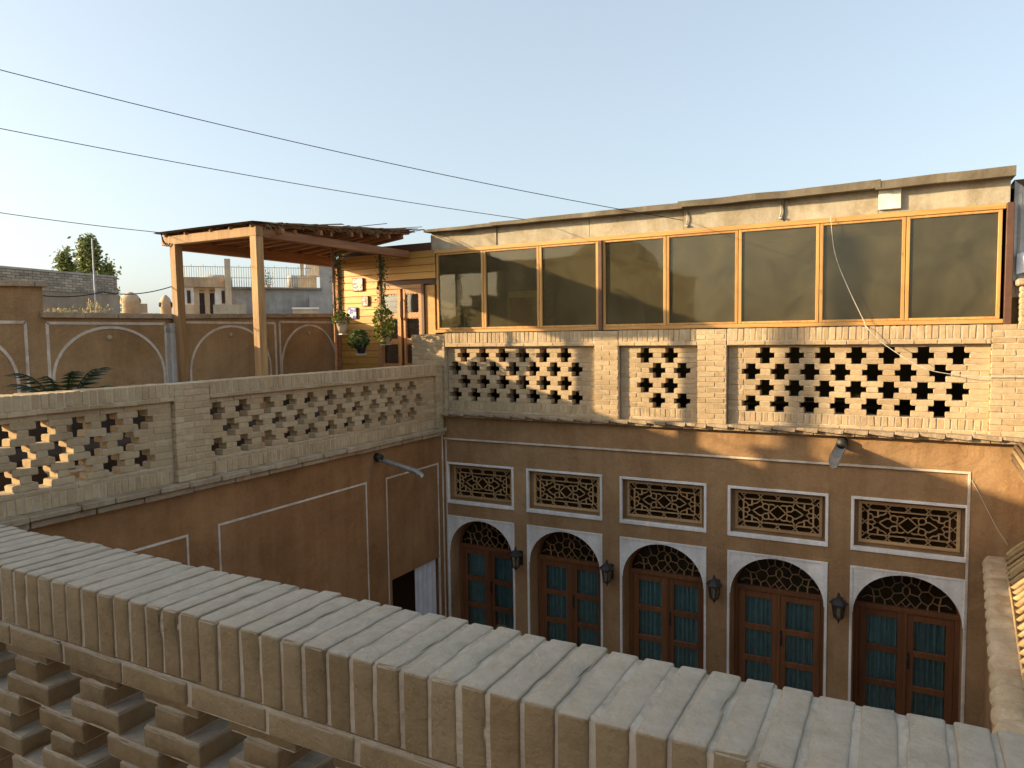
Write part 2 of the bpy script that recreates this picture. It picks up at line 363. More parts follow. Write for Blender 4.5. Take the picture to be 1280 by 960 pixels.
PW = .303   # spacing of the crosses
def lattice(bs, core, axis, a, b, f0, f1, ztop, course, nrows, first, pitch, arm=.0975, stem=.05, name='brick', blen=.203):
    """open brickwork: rows of cross-shaped holes, three courses each; first[r] = list of hole centres in row r"""
    for r in range(nrows):
        for k in range(3):
            z1 = ztop - (r*3+k)*course; z0 = z1 - course; hw = arm if k == 1 else stem
            segs = []; x = a
            for c in first[r]:
                if c-hw > x+.01: segs.append((x, c-hw))
                x = c+hw
            if b > x+.01: segs.append((x, b))
            for i, (p, q) in enumerate(segs):
                ins = .006
                if axis == 0: core.box(p+(0 if p == a else ins), q-(0 if q == b else ins), f0+.005, f1-.005, z0, z1)
                else: core.box(f0+.005, f1-.005, p+(0 if p == a else ins), q-(0 if q == b else ins), z0, z1)
                if q-p < blen*1.25:
                    if axis == 0: bs.put(name, p, q, f0, f1, z0+.004, z1-.004)
                    else: bs.put(name, f0, f1, p, q, z0+.004, z1-.004)
                else:
                    n = max(1, round((q-p)/blen)); L = (q-p)/n
                    off = (k % 2)*L*.5
                    xx = p-off
                    while xx < q-.01:
                        s0, s1 = max(xx, p), min(xx+L, q)
                        if s1-s0 > .02:
                            s1 -= 0 if s1 == q else .009
                            if axis == 0: bs.put(name, s0, s1, f0, f1, z0+.004, z1-.004)
                            else: bs.put(name, f0, f1, s0, s1, z0+.004, z1-.004)
                        xx += L

# ================================================================== THE SETTING
struct('ground', MB().box(-3000, 3000, -3000, 3000, -H-.60, -H-.30), 'asphalt')
struct('courtyard_floor', MB().box(-5.67, 1.2, 1.25, 8.72, -H-.296, -H), 'paving')
struct('near_roof_floor', MB().box(-7.4, 3.0, -7, 1.19, -1.75, -1.55), 'roofmud')
struct('side_terrace_floor', MB().box(-8.6, -5.69, 1.2, 11.5, -1.60, -1.45), 'roofmud')

# ================================================================== BACK FACADE
FY = 8.40; FI = 8.425; FB = 8.72
fac = thing('courtyard_facade', (-2.4, 8.6, -H), 'brown mud plastered courtyard house front with five arched doors', 'building')
cx = [-5.105, -3.845, -2.545, -1.235, .055]; HW = .53
wl = MB()
wl.box(-5.67, 1.1, FY, FB, -1.43, -1.10)
wl.box(.58, 1.1, FY, FB, -H, -1.43)
wl.box(-5.67, .58, FI, FB, -1.765, -1.43)
wl.box(-5.67, .58, FI, FB, -2.52, -2.34)
xs = [-5.67] + [v for c in cx for v in (c-HW, c+HW)] + [.58]
for i in range(0, len(xs), 2):
    if xs[i+1]-xs[i] > .005:
        wl.box(xs[i], xs[i+1], FI, FB, -2.34, -1.765); wl.box(xs[i], xs[i+1], FI, FB, -H, -2.52)
def archpts(c, hw, zs, za, n=24, e=2.02):
    P = []
    for i in range(n+1):
        t = math.pi*(1-i/n); ct, st = math.cos(t), math.sin(t)
        P.append((c+hw*math.copysign(abs(ct)**(2/e), ct), zs+(za-zs)*abs(st)**(2/e)))
    return P
AH = .50
for c in cx:
    A = archpts(c, AH, -3.02, -2.555)
    for half in (0, 1):
        pts = A[:13] if half == 0 else A[12:]
        poly = ([(c-HW, -3.02)] + pts + [(c, -2.52), (c-HW, -2.52)]) if half == 0 else (pts + [(c+HW, -3.02), (c+HW, -2.52), (c, -2.52)])
        wl.prism(poly, FI+.006, FB)
    wl.box(c-HW, c-AH, FI+.006, FB, -H, -3.02); wl.box(c+AH, c+HW, FI+.006, FB, -H, -3.02)
wl.build('wall', 'mud', fac)
room = MB()
room.box(-5.75, 1.1, 10.6, 10.7, -H, -1.5); room.box(-5.75, 1.1, FB, 10.6, -1.6, -1.5); room.box(-5.75, 1.1, FB, 10.6, -H-.1, -H)
room.box(-5.85, -5.75, FB, 10.7, -H, -1.5); room.box(1.1, 1.2, FB, 10.7, -H, -1.5)
room.build('room_shell', 'inner', fac)
# white lines
def line(p, x0, x1, z0, z1, y=FY, d=.007, mat='line'): MB().box(x0, x1, y-d, y+.02, z0, z1).build('plaster_line', mat, p, bevel=.002)
line(fac, -5.66, .592, -1.442, -1.418); line(fac, .568, .592, -H, -1.4425)
line(fac, -5.655, -5.633, -H, -1.4425, FI)
for c in cx:
    sp = MB(); A = archpts(c, AH, -3.02, -2.555)
    sp.prism([(c-HW, -3.02)] + A[:13] + [(c, -2.52), (c-HW, -2.52)], FI-.003, FI+.005)
    sp.prism(A[12:] + [(c+HW, -3.02), (c+HW, -2.52), (c, -2.52)], FI-.003, FI+.005)
    spo = sp.build('spandrel', 'gyps', fac)
    t = MB(); e = .022
    t.box(c-HW-.004, c+HW+.004, FI-.012, FI+.004, -2.52-e+.004, -2.516)
    t.box(c-HW-.004, c-HW+e, FI-.012, FI+.004, -H, -2.52-e+.004); t.box(c+HW-e, c+HW+.004, FI-.012, FI+.004, -H, -2.52-e+.004)
    t.build('arch_border', 'gyps', spo)
# lattice windows -------------------------------------------------
def lat_pattern(mb, c, zc, W, Hh, y0, y1):
    ym = (y0+y1)/2; dp = y1-y0
    def pl(P, wd=.011):
        for p, q in zip(P[:-1], P[1:]): mb.bar((c+p[0], ym, zc+p[1]), (c+q[0], ym, zc+q[1]), dp, wd)
    def sym(P, wd=.011):
        for sx in (1, -1):
            for sz in (1, -1): pl([(x*sx, z*sz) for x, z in P], wd)
    bw = .062; a, b = W/2, Hh/2; ia, ib = a-bw, b-bw
    for z in (ib, -ib): pl([(-ia, z), (ia, z)], .012)
    for x in (ia, -ia): pl([(x, -ib), (x, ib)], .012)
    n = 4; seg = 2*ia/n
    for i in range(n+1):
        x = -ia+i*seg; s = bw*.5
        for sg in (1, -1): pl([(x-s, sg*b), (x, sg*(ib+bw*.5)), (x+s, sg*b)], .009); pl([(x-s, sg*ib), (x, sg*(ib+bw*.5)), (x+s, sg*ib)], .009)
    for z in (-ib, 0, ib):
        s = bw*.5
        for sg in (1, -1): pl([(sg*a, z-s), (sg*(ia+bw*.5), z), (sg*a, z+s)], .009); pl([(sg*ia, z-s), (sg*(ia+bw*.5), z), (sg*ia, z+s)], .009)
    k = ia/.36; q = ib/.135
    P = lambda L: [(x*k, z*q) for x, z in L]
    sym(P([(0, .085), (.085, 0)])); sym(P([(0, .085), (0, .135)]))
    sym(P([(.085, 0), (.10, .03), (.09, .055), (.10, .085), (.13, .095), (.155, .08), (.16, .05), (.14, .025), (.11, .022), (.085, 0)]))
    sym(P([(.16, .05), (.19, .052), (.26, 0)])); sym(P([(.10, .085), (.05, .09), (.03, .075)]))
    sym(P([(.15, .085), (.18, .135)])); sym(P([(.19, .12), (.22, .09), (.25, .085), (.27, .06), (.31, .06), (.32, .03), (.29, 0)]))
    sym(P([(.26, 0), (.29, 0)])); sym(P([(.31, .06), (.33, .09), (.36, .09)])); sym(P([(.32, .03), (.36, .02)])); sym(P([(.27, .06), (.27, .135)]))
for c in cx:
    wf = MB(); zt, zb = -1.765, -2.34; e = .026
    wf.box(c-HW-.004, c+HW+.004, FI-.012, FI+.03, zt-e, zt+.004); wf.box(c-HW-.004, c+HW+.004, FI-.016, FI+.05, zb-.004, zb+e+.012)
    wf.box(c-HW-.004, c-HW+e, FI-.012, FI+.03, zb+e+.012, zt-e); wf.box(c+HW-e, c+HW+.004, FI-.012, FI+.03, zb+e+.012, zt-e)
    surround = wf.build('window_surround', 'gyps', fac, bevel=.003)
    W, Hh = .87, .385; zc = -2.045; y0 = FI+.075
    rv = MB()                                   # recessed plaster round the timber panel
    rv.box(c-HW, c+HW, y0+.02, y0+.05, zc+Hh/2+.03, zt); rv.box(c-HW, c+HW, y0+.02, y0+.05, zb, zc-Hh/2-.03)
    rv.box(c-HW, c-W/2-.03, y0+.02, y0+.05, zc-Hh/2-.03, zc+Hh/2+.03); rv.box(c+W/2+.03, c+HW, y0+.02, y0+.05, zc-Hh/2-.03, zc+Hh/2+.03)
    rv.build('window_reveal', 'mud', surround)
    fr = MB(); t = .032
    fr.box(c-W/2-t, c+W/2+t, y0, y0+.04, zc+Hh/2, zc+Hh/2+t); fr.box(c-W/2-t, c+W/2+t, y0, y0+.04, zc-Hh/2-t, zc-Hh/2)
    fr.box(c-W/2-t, c-W/2, y0, y0+.04, zc-Hh/2, zc+Hh/2); fr.box(c+W/2, c+W/2+t, y0, y0+.04, zc-Hh/2, zc+Hh/2)
    fro = fr.build('window_frame', 'wood_lat', fac, bevel=.003)
    lp = MB(); lat_pattern(lp, c, zc, W, Hh, y0+.008, y0+.024); lp.build('carved_lattice', 'wood_lat', fro)
    MB().box(c-W/2, c+W/2, y0+.028, y0+.032, zc-Hh/2, zc+Hh/2).build('pane', 'ambglass', fro)
# arched doors ----------------------------------------------------
DY = 8.655
for di, c in enumerate(cx):
    df = MB(); t = .05; L, R = c-AH, c+AH; zt = -3.03
    df.box(L, L+t, DY, DY+.06, -H, zt); df.box(R-t, R, DY, DY+.06, -H, zt); df.box(L, R, DY-.012, DY+.06, zt, zt+.055)
    A = archpts(c, AH, -3.02, -2.555); B = archpts(c, AH-.03, -3.0, -2.59)
    for i in range(24):
        df.prism([A[i], A[i+1], B[i+1], B[i]], DY, DY+.05)
    dfo = df.build('door_frame', 'wood_door', fac, bevel=.003)
    m = MB(); m.tube([(c+.03, DY-.012, -3.62), (c+.03, DY-.035, -3.60), (c+.03, DY-.035, -3.50), (c+.03, DY-.012, -3.48)], .006); m.box(c+.018, c+.042, DY+.0, DY+.008, -3.64, -3.46); m.build('door_handle', 'black', dfo)
    fl = MB()
    def pl(P, wd=.012):
        for p, q in zip(P[:-1], P[1:]): fl.bar((c+p[0], DY+.022, -2.975+p[1]), (c+q[0], DY+.022, -2.975+q[1]), .016, wd)
    S = .90
    for sx in (1, -1):
        def cu(L, wd=.0085): pl([(x*S*sx, z*S) for x, z in L], wd)
        cu([(0, .0), (.05, .06), (.10, .0)]); cu([(0, .12), (.05, .06)]); cu([(0, .12), (.04, .17), (.035, .23), (.0, .26)])
        cu([(.0, .26), (.05, .30), (.05, .40)]); cu([(.10, .0), (.16, .09), (.13, .15), (.07, .16), (.04, .17)])
        cu([(.16, .09), (.23, .05), (.22, 0)]); cu([(.13, .15), (.16, .21), (.12, .27), (.14, .33), (.15, .37)])
        cu([(.16, .21), (.23, .22), (.29, .17), (.27, .10), (.23, .05)]); cu([(.23, .22), (.25, .29), (.28, .33)])
        cu([(.29, .17), (.36, .17), (.42, .21)]); cu([(.27, .10), (.34, .07), (.34, 0)]); cu([(.34, .07), (.41, .09), (.47, .05)]); cu([(.36, .17), (.34, .07)])
        cu([(.05, .30), (.12, .27)])
    fl.build('fanlight_lattice', 'wood_fan', dfo)
    MB().prism([(B[0][0], -2.975)]+[(x, max(z, -2.974)) for x, z in B]+[(B[-1][0], -2.975)], DY+.036, DY+.039).build('fanlight_pane', 'ambglass', dfo)
    for s in (-1, 1):
        x0, x1 = (L+t+.002, c-.002) if s < 0 else (c+.002, R-t-.002)
        lf = MB(); st = .075; zz = [-3.032, -3.115, -3.435, -3.505, -3.82, -3.89, -4.205, -4.275, -H+.02]
        lf.box(x0, x0+st, DY+.008, DY+.05, zz[-1], zz[0]); lf.box(x1-st, x1, DY+.008, DY+.05, zz[-1], zz[0])
        for a, b in ((0, 1), (2, 3), (4, 5), (6, 7)): lf.box(x0+st, x1-st, DY+.012, DY+.046, zz[b], zz[a])
        lf.box(x0+st, x1-st, DY+.022, DY+.04, zz[8], zz[7])
        if s > 0: lf.box(x0-.018, x0+.016, DY-.006, DY+.006, zz[-1], zz[0])
        lf.build('door_leaf', 'wood_door', dfo, bevel=.003)
        for a, b in ((1, 2), (3, 4), (5, 6)):
            MB().box(x0+st, x1-st, DY+.028, DY+.031, zz[b], zz[a]).build('glass_pane', 'doorglass', dfo)
        cu = MB(); n = 70; vs = []; fs = []; ph = random.random()*6
        for i in range(n+1):
            u = i/n; x = x0+.02+(x1-x0-.04)*u
            y = DY+.105+.045*math.sin(u*42+ph+1.3*math.sin(u*9+ph))+.008*math.sin(u*23+ph)
            vs += [(x, y, -4.35), (x+.004*math.sin(u*40), y, -3.05)]
            if i: fs.append((2*i-2, 2*i, 2*i+1, 2*i-1))
        cu.add(vs, fs, 0, True); cu.build('curtain', 'curtain', dfo)
# eaves under the back parapet ------------------------------------
bpar = thing('back_parapet', (-2.4, 8.5, -1.11), 'brick roof parapet with cross-shaped openings below the glazed room', 'parapet')
x = -5.70; i = 0
while x < 1.0:
    L = random.uniform(.22, .25)
    m = MB(); zt = -1.052+random.uniform(-.004, .004)
    m.prism([(x, zt-.016), (x+L*.80, zt-.038), (x+L*.95, zt-.034), (x+L-.006, zt+.006), (x, zt+.012)], 8.262+random.uniform(-.010, .010), 8.46)
    m.build('eave_tile', 'coptop', bpar, bevel=.004); x += L
x = -5.72
while x < 1.0:
    L = random.uniform(.34, .44)
    MB().box(x, min(x+L-.008, 1.05), 8.312, 8.45, -1.112+random.uniform(-.003, .003), -1.079+random.uniform(-.003, .003)).build('eave_slab', 'coptop', bpar, bevel=.004); x += L
MB().box(-5.70, 1.1, 8.36, 8.46, -1.10, -1.056).build('eave_bed', 'mortar', bpar)
# back parapet brickwork ------------------------------------------
bs = Bricks(bpar, 'brick', .003); core = MB()
PF, PN, PB = 8.350, 8.425, 8.640       # pier face, panel face, back face
ZT = .035
piers = [(-6.14, -5.58), (-3.375, -3.06), (-2.105, -1.772), (.728, 1.15)]
panels = [(-5.58, -3.375), (-3.06, -2.105), (-1.772, .728)]
NC = 18; ch = (ZT+1.056)/NC
for a, b in piers:
    top = ZT if a > -6 else .028
    core.box(a+.008, b-.008, PF+.005, PB-.004, -1.056, top-.004)
    for k in range(NC):
        z1 = top-k*ch; bs.run('brick', 0, a, b, PF, PB-.03, z1-ch+.004, z1+.004, .205, off=(k % 2)*.1)
for (a, b), rows in zip(panels, (
        ([-5.322+i*.302 for i in range(6)], [-5.468+i*.301 for i in range(7)]),
        ([-2.754, -2.452], [-2.603, -2.303]),
        ([-1.372+i*.3058 for i in range(7)], [-1.523+i*.3055 for i in range(7)]))):
    lattice(bs, core, 0, a, b, PN, PN+.125, -.178, .06, 4, [rows[0], rows[1], rows[0], rows[1]], PW)
    core.box(a, b, PF+.005, PB-.004, -.104, ZT-.004); core.box(a, b, PF+.005, PB-.004, -.150, -.104)
    core.box(a, b, PN+.005, PB-.004, -.178, -.150); core.box(a, b, PN+.005, PB-.004, -1.056, -.898)
    bs.run('brick', 0, a+.003, b-.003, PF, PB-.03, -.148, -.098, .205)
    bs.run('brick', 0, a+.003, b-.003, PN, PB-.03, -.178, -.151, .205, joint=.004, off=.1)
    bs.run('brick', 0, a+.003, b-.003, PN, PB-.03, -1.056, -1.008, .205, off=.06)
    x = a+.004
    while x < b-.04:
        wd = random.uniform(.046, .052)
        bs.put('soldier_brick', x, x+wd, PF, PB, -.098, ZT, .003); bs.put('soldier_brick', x, x+wd, PN, PB-.03, -1.004, -.903, .003)
        x += wd+.0135
bs.finish(); core.build('mortar_core', 'mortar', bpar)

# ================================================================== LEFT COURTYARD WALL AND PARAPET
LX = -5.67
lw = thing('left_courtyard_wall', (LX, 4.8, -H), 'reddish brown plastered courtyard wall with thin white panel outlines', 'wall')
m = MB(); m.box(LX-.3, LX, 1.19, 7.18, -H, -1.36); m.box(LX-.3, LX-.001, 7.18, 8.71, -3.08, -1.36); m.box(LX-.3, LX-.001, 8.27, 8.71, -H, -3.08)
m.build('wall', 'mud_red', lw)
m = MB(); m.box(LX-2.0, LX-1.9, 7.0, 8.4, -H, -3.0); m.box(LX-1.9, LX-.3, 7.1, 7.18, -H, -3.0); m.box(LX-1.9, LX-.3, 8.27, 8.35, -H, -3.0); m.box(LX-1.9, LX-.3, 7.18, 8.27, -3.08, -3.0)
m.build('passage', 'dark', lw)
def yline(y0, y1, z0, z1, mat='line'): MB().box(LX-.02, LX+.007, y0, y1, z0, z1).build('plaster_line', mat, lw, bevel=.002)
e = .022
for y0, y1, zt, zb in ((1.6, 4.264, -1.755, -4.3), (4.587, 6.736, -1.74, -4.3), (7.103, 8.262, -1.755, -H)):
    yline(y0, y1, zt-e, zt); yline(y0, y0+e, zb, zt-e-.0005); yline(y1-e, y1, zb, zt-e-.0005)
yline(8.355, 8.38, -H, -1.37)
m = MB(); vs = []; fs = []
for i in range(41):
    u = i/40; y = 7.74+.52*u; x = LX-.06+.022*math.sin(u*30)+.01*math.sin(u*11)
    vs += [(x, y, -H+.03), (x, y, -3.085)]
    if i: fs.append((2*i-2, 2*i, 2*i+1, 2*i-1))
m.add(vs, fs, 0, True); m.build('door_curtain', 'whitecloth', None, 'white cloth curtain hanging in the dark doorway of the reddish wall', 'curtain')
MB().tube([(LX-.06, 7.17, -3.10), (LX-.06, 8.29, -3.10)], .012).build('curtain_rod', 'metal', lw)

lpar = thing('left_parapet', (LX, 4.8, -1.36), 'long shaded brick parapet with cross-shaped openings edging the side terrace', 'parapet')
y = 1.22
while y < 8.30:
    L = random.uniform(.27, .40); y2 = min(y+L, 8.34)
    MB().box(LX-.05, -5.545+random.uniform(-.012, .012), y, y2-.008, -1.312+random.uniform(-.006, .006), -1.262+random.uniform(-.006, .006)).build('eave_tile', 'coptop', lpar, bevel=.007); y = y2
y = 1.22
while y < 8.30:
    L = random.uniform(.36, .5); y2 = min(y+L, 8.34)
    MB().box(LX-.05, -5.59+random.uniform(-.008, .008), y, y2-.008, -1.366+random.uniform(-.004, .004), -1.318+random.uniform(-.004, .004)).build('eave_slab', 'coptop', lpar, bevel=.006); y = y2
MB().box(LX-.2, -5.62, 1.22, 8.34, -1.36, -1.266).build('eave_bed', 'mortar', lpar)
bs = Bricks(lpar, 'brick', .003); core = MB()
QF, QN, QB = -5.612, -5.660, -5.855
zt = -.385; cl = .0567
NC = 15; ch = (zt+1.262)/NC
for a, b in ((4.149, 4.520), (8.18, 8.345), (1.24, 1.6)):
    core.box(QB+.004, QF-.005, a+.008, b-.008, -1.262, zt-.004)
    for k in range(NC):
        z1 = zt-k*ch; bs.run('brick', 1, a, b, QB+.03, QF, z1-ch+.004, z1+.004, .19, off=(k % 2)*.095)
for (a, b), rows in zip(((1.6, 4.149), (4.520, 8.18)), (
        ([3.875-i*.272 for i in range(8)][::-1], [3.736-i*.274 for i in range(8)][::-1]),
        ([4.627+i*.3055 for i in range(11)], [4.779+i*.3045 for i in range(11)]))):
    lattice(bs, core, 1, a, b, QN-.112, QN, -.588, cl, 3, [rows[0], rows[1], rows[0]], PW, arm=.094, stem=.047)
    core.box(QB+.004, QF-.005, a, b, -.505, zt-.004); core.box(QB+.004, QF-.005, a, b, -.535, -.505)
    core.box(QB+.004, QN-.005, a, b, -.588, -.535); core.box(QB+.004, QN-.005, a, b, -1.262, -1.098)
    bs.run('brick', 1, a+.003, b-.003, QB+.03, QF, -.538, -.497, .2)
    bs.run('brick', 1, a+.003, b-.003, QB+.03, QN, -.586, -.539, .2, off=.1)
    bs.run('brick', 1, a+.003, b-.003, QB+.03, QN, -1.140, -1.099, .2, off=.1)
    x = a+.004
    while x < b-.04:
        wd = random.uniform(.046, .052)
        bs.put('soldier_brick', QB, QF, x, x+wd, -.498, zt, .003); bs.put('soldier_brick', QB+.03, QN, x, x+wd, -1.255, -1.145, .003)
        x += wd+.0135
bs.finish(); core.build('mortar_core', 'mortar', lpar)

# ================================================================== FOREGROUND PARAPET
fg = thing('near_parapet', (-2.0, 1.12, -1.55), 'worn brick parapet with a broad upright-brick coping on the near roof edge', 'parapet')
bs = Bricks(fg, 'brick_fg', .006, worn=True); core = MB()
GZ = -.589; G0, G1 = 1.0, 1.245
mt = MB(); nx = 640; sec = [(G1-.006, -.742), (G1-.006, GZ-.012), (G1-.012, GZ-.0038)] + [(G1-.012-(G1-G0-.024)*k/9, GZ-.0038) for k in range(1, 9)] + [(G0+.012, GZ-.0038), (G0+.0044, GZ-.010)] + [(G0+.0044, GZ-.010-(.142-.003)*k/6) for k in range(1, 7)]
vv = []; ff = []
for i in range(nx+1):
    X = -5.6+7.2*i/nx
    for y_, z_ in sec:
        h = noise.noise((X*26, y_*26, z_*26))*.0011+noise.noise((X*7, y_*7, z_*7+4))*.0008; tp = z_ > GZ-.006
        vv.append((X, y_+(0 if tp else h), z_+(h if tp else 0)))
    if i: ff += [((i-1)*len(sec)+k, (i-1)*len(sec)+k+1, i*len(sec)+k+1, i*len(sec)+k) for k in range(len(sec)-1)]
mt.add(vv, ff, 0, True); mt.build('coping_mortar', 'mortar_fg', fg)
core.box(-5.6, 1.6, G0+.02, G1-.02, -.742, GZ-.03); core.box(-5.6, 1.6, G0+.006, G1-.006, -.80, -.742)
x = -5.58
while x < 1.55:
    wd = random.choice((.047, .049, .051, .053, .055)); dz = random.gauss(0, .0008); dy = random.gauss(0, .0009)
    bs.put('coping_brick', x, x+wd, G0+dy, G0+dy+random.choice((.240, .244, .248)), -.738+dz, GZ+dz, .001, random.gauss(0, .006)); x += wd+random.uniform(.007, .011)
bs.run('brick', 0, -5.58, 1.58, G0+.002, G1-.004, -.798, -.736, .235, joint=.010)
rowsf = [[-5.30+.152*(r % 2)+i*.303 for i in range(22)] for r in range(4)]
lattice(bs, core, 0, -5.58, 1.58, G0+.065, G1-.02, -.812, .060, 4, rowsf, PW)
core.box(-5.58, 1.58, G0+.070, G1-.03, -.812, -.80); core.box(-5.58, 1.58, G0+.070, G1-.03, -1.55, -1.532)
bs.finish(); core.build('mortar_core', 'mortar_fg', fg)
MB().box(-5.7, 1.6, 1.06, 1.22, -H, -1.56).build('near_courtyard_wall', 'mud', None, 'plain plastered courtyard wall carrying the near parapet', 'wall')

# ================================================================== RIGHT SIDE WALL WITH REED AWNING
rw = thing('right_courtyard_wall', (.75, 5, -H), 'low side wall with lumpy pale mud coping under the reed awning', 'wall')
def rx(y): return .705+(y-8.4)*.065       # left edge, slightly skewed
m = MB(); m.add([(rx(8.40)+.05, 8.399, z) for z in (-H, -2.26)] + [(rx(1.3)+.05, 1.3, z) for z in (-H, -2.26)] + [(1.6, 8.399, z) for z in (-H, -2.26)] + [(1.3, 1.3, z) for z in (-H, -2.26)],
      [(0, 1, 3, 2), (4, 6, 7, 5), (0, 4, 5, 1), (2, 3, 7, 6), (1, 5, 7, 3), (0, 2, 6, 4)]); m.build('wall', 'mud', rw)
y = 8.38
while y > 1.6:
    L = random.uniform(.22, .30); yc = y-L/2; m = MB(); vs = []; fs = []; nu, nv = 10, 6
    w2 = .24
    for i in range(nu+1):
        for j in range(nv+1):
            u = i/nu; v = j/nv
            bul = math.sin(math.pi*v)**.6
            X = rx(y-L*v) + .06*(1-bul)*(1-u) + w2*u
            Z = -2.215 - .055*(1-min(1, u*5))**2 - .022*(1-bul) + .012*noise.noise((X*9, (y-L*v)*9, 1))
            vs.append((X, y-L*v, Z))
    for i in range(nu):
        for j in range(nv): fs.append((i*(nv+1)+j, (i+1)*(nv+1)+j, (i+1)*(nv+1)+j+1, i*(nv+1)+j+1))
    k = len(vs); vs2 = [(p[0], p[1], -2.30) for p in vs]
    rim = [j for j in range(nv+1)] + [i*(nv+1)+nv for i in range(1, nu+1)] + [nu*(nv+1)+j for j in range(nv-1, -1, -1)] + [i*(nv+1) for i in range(nu-1, 0, -1)]
    base = [(*vs[q][:2], -2.31) for q in rim]
    for q in range(len(rim)): fs.append((rim[q], rim[(q+1) % len(rim)], k+(q+1) % len(rim), k+q))
    m.add(vs+base, fs, 0, True); m.build('coping_lump', 'mud_pale', rw); y -= L-.004
aw = thing('reed_awning', (1.0, 5.5, -2.21), 'slanted reed awning of spaced stalks above the lumpy mud coping', 'awning')
y = 8.30
while y > 3.2:
    x0 = rx(y)+.185; P = []
    for k in range(9):
        t = k/8; P.append((x0+.62*t, y+.02*math.sin(t*3)+.10*t, -2.20+.62*t-.16*t*t+random.gauss(0, .003)))
    MB().tube(P, random.uniform(.018, .026), 6).build('reed_stalk', 'reed', aw); y -= random.uniform(.14, .18)
m = MB()
for y0, y1 in ((8.35, 3.1),):
    vs = []; fs = []
    for k in range(9):
        t = k/8
        for yy in (y0, y1): vs.append((rx(yy)+.205+.62*t, yy+.1*t, -2.24+.62*t-.16*t*t))
        if k: fs.append((2*k-2, 2*k-1, 2*k+1, 2*k))
    m.add(vs, fs)
m.build('backing_mat', 'reed_dk', aw)
MB().tube([(rx(y)+.18, y, -2.185+.012*math.sin(y*3)) for y in [8.35-.25*k for k in range(21)]], .010).build('edge_pole', 'reed', aw)
ro = thing('rolled_reed_mat', (1.10, 7, -1.4), 'rolled brown reed mat hung under the parapet end beside the plastered front', 'mat')
m = MB()
for k in range(26):
    a = 2*math.pi*k/26
    m = MB(); m.tube([(1.115+.19*math.cos(a)*(1 if yy > 0 else 1), yy, -1.22-.045*(8.33-yy)+.19*math.sin(a)) for yy in (8.33, 7.4, 6.4, 5.4)], .025, 5); m.build('reed_bundle', 'reed_dk' if k % 3 else 'reed', ro)
m = MB(); m.tube([(1.115, yy, -1.22-.045*(8.33-yy)) for yy in (8.32, 5.41)], .185, 14); m.build('mat_core', 'reed_dk', ro)

# ================================================================== GLAZED ROOF ROOM
GY = 8.665
gr = thing('glazed_roof_room', (-2.5, 9.5, -1.05), 'long rooftop room with pine-framed brown windows and a sagging sheet roof', 'building')
mx = [-5.90, -5.12, -4.265, -3.43, -2.558, -1.712, -.848, -.02, .815]
MB().box(-5.93, .84, GY-.03, GY+.05, .045, .088).build('sill_rail', 'wood_or', gr, bevel=.003)
MB().box(-5.93, .84, GY-.03, GY+.05, 1.165, 1.215).build('head_rail', 'wood_or', gr, bevel=.003)
for i in range(8):
    a, b = mx[i], mx[i+1]; t = .034
    f = MB(); a2, b2 = a+.003, b-.003
    if i == 3: a2 = a+.055
    f.box(a2, a2+t, GY-.018, GY+.03, .090, 1.163); f.box(b2-t, b2, GY-.018, GY+.03, .090, 1.163)
    f.box(a2+t, b2-t, GY-.016, GY+.03, .090, .115); f.box(a2+t, b2-t, GY-.016, GY+.03, 1.138, 1.163)
    fo = f.build('window_frame', 'wood_orz', gr, bevel=.003)
    ti = random.uniform(-.004, .004)
    m = MB(); m.add([(a2+t, GY+.005+ti, .115), (b2-t, GY+.005-ti, .115), (b2-t, GY+.005-ti, 1.138), (a2+t, GY+.005+ti, 1.138),
                     (a2+t, GY+.010+ti, .115), (b2-t, GY+.010-ti, .115), (b2-t, GY+.010-ti, 1.138), (a2+t, GY+.010+ti, 1.138)],
                    [(0, 1, 2, 3), (7, 6, 5, 4), (0, 4, 5, 1), (1, 5, 6, 2), (2, 6, 7, 3), (3, 7, 4, 0)]); m.build('glass_pane', 'glass', fo)
MB().box(-3.425, -3.375, GY-.05, GY+.05, .04, 1.163).build('post', 'wood_dk', gr, bevel=.004)
MB().box(.842, .905, GY-.05, GY+.06, .035, 1.22).build('post', 'wood_dk', gr, bevel=.004)
x = -5.97
for k, x1 in enumerate([-4.9, -3.55, -2.35, -1.22, -.28, .875]):
    MB().box(x, x1-.006, GY-.012+random.uniform(-.006, .006), GY+.03, 1.217, 1.470).build('fascia_panel', 'sheet', gr, bevel=.002)
    z = 1.492+random.uniform(-.005, .005); m = MB(); tl = random.uniform(-.012, .012)
    n = 12; vs = []; fs = []
    for q in range(n+1):
        u = q/n; X = x-.03+(x1-x+.05)*u; wv = .007*noise.noise((X*2.3, k, 0))
        zz = z+tl*(u-.5)+wv+.055*(X+6)/7; eh = .035+.06*(X+6)/7
        ye = 8.50+.02*noise.noise((X*3, 1, k)); vs += [(X, ye, zz-eh), (X, ye, zz), (X, 12.0, zz+.10), (X, 12.0, zz+.06), (X, ye+.03, zz-eh)]
        if q:
            b0, b1 = 5*(q-1), 5*q
            fs += [(b0, b1, b1+1, b0+1), (b0+1, b1+1, b1+2, b0+2), (b0+2, b1+2, b1+3, b0+3), (b0+3, b1+3, b1+4, b0+4), (b0+4, b1+4, b1, b0)]
    fs += [(0, 1, 2, 3, 4), tuple(5*n+q for q in (4, 3, 2, 1, 0))]
    m.add(vs, fs); m.build('roof_sheet', 'roofsheet', gr); x = x1
MB().box(-.282, -.072, GY-.06, GY-.014, 1.25, 1.485).build('fascia_patch', 'white', gr, bevel=.004)
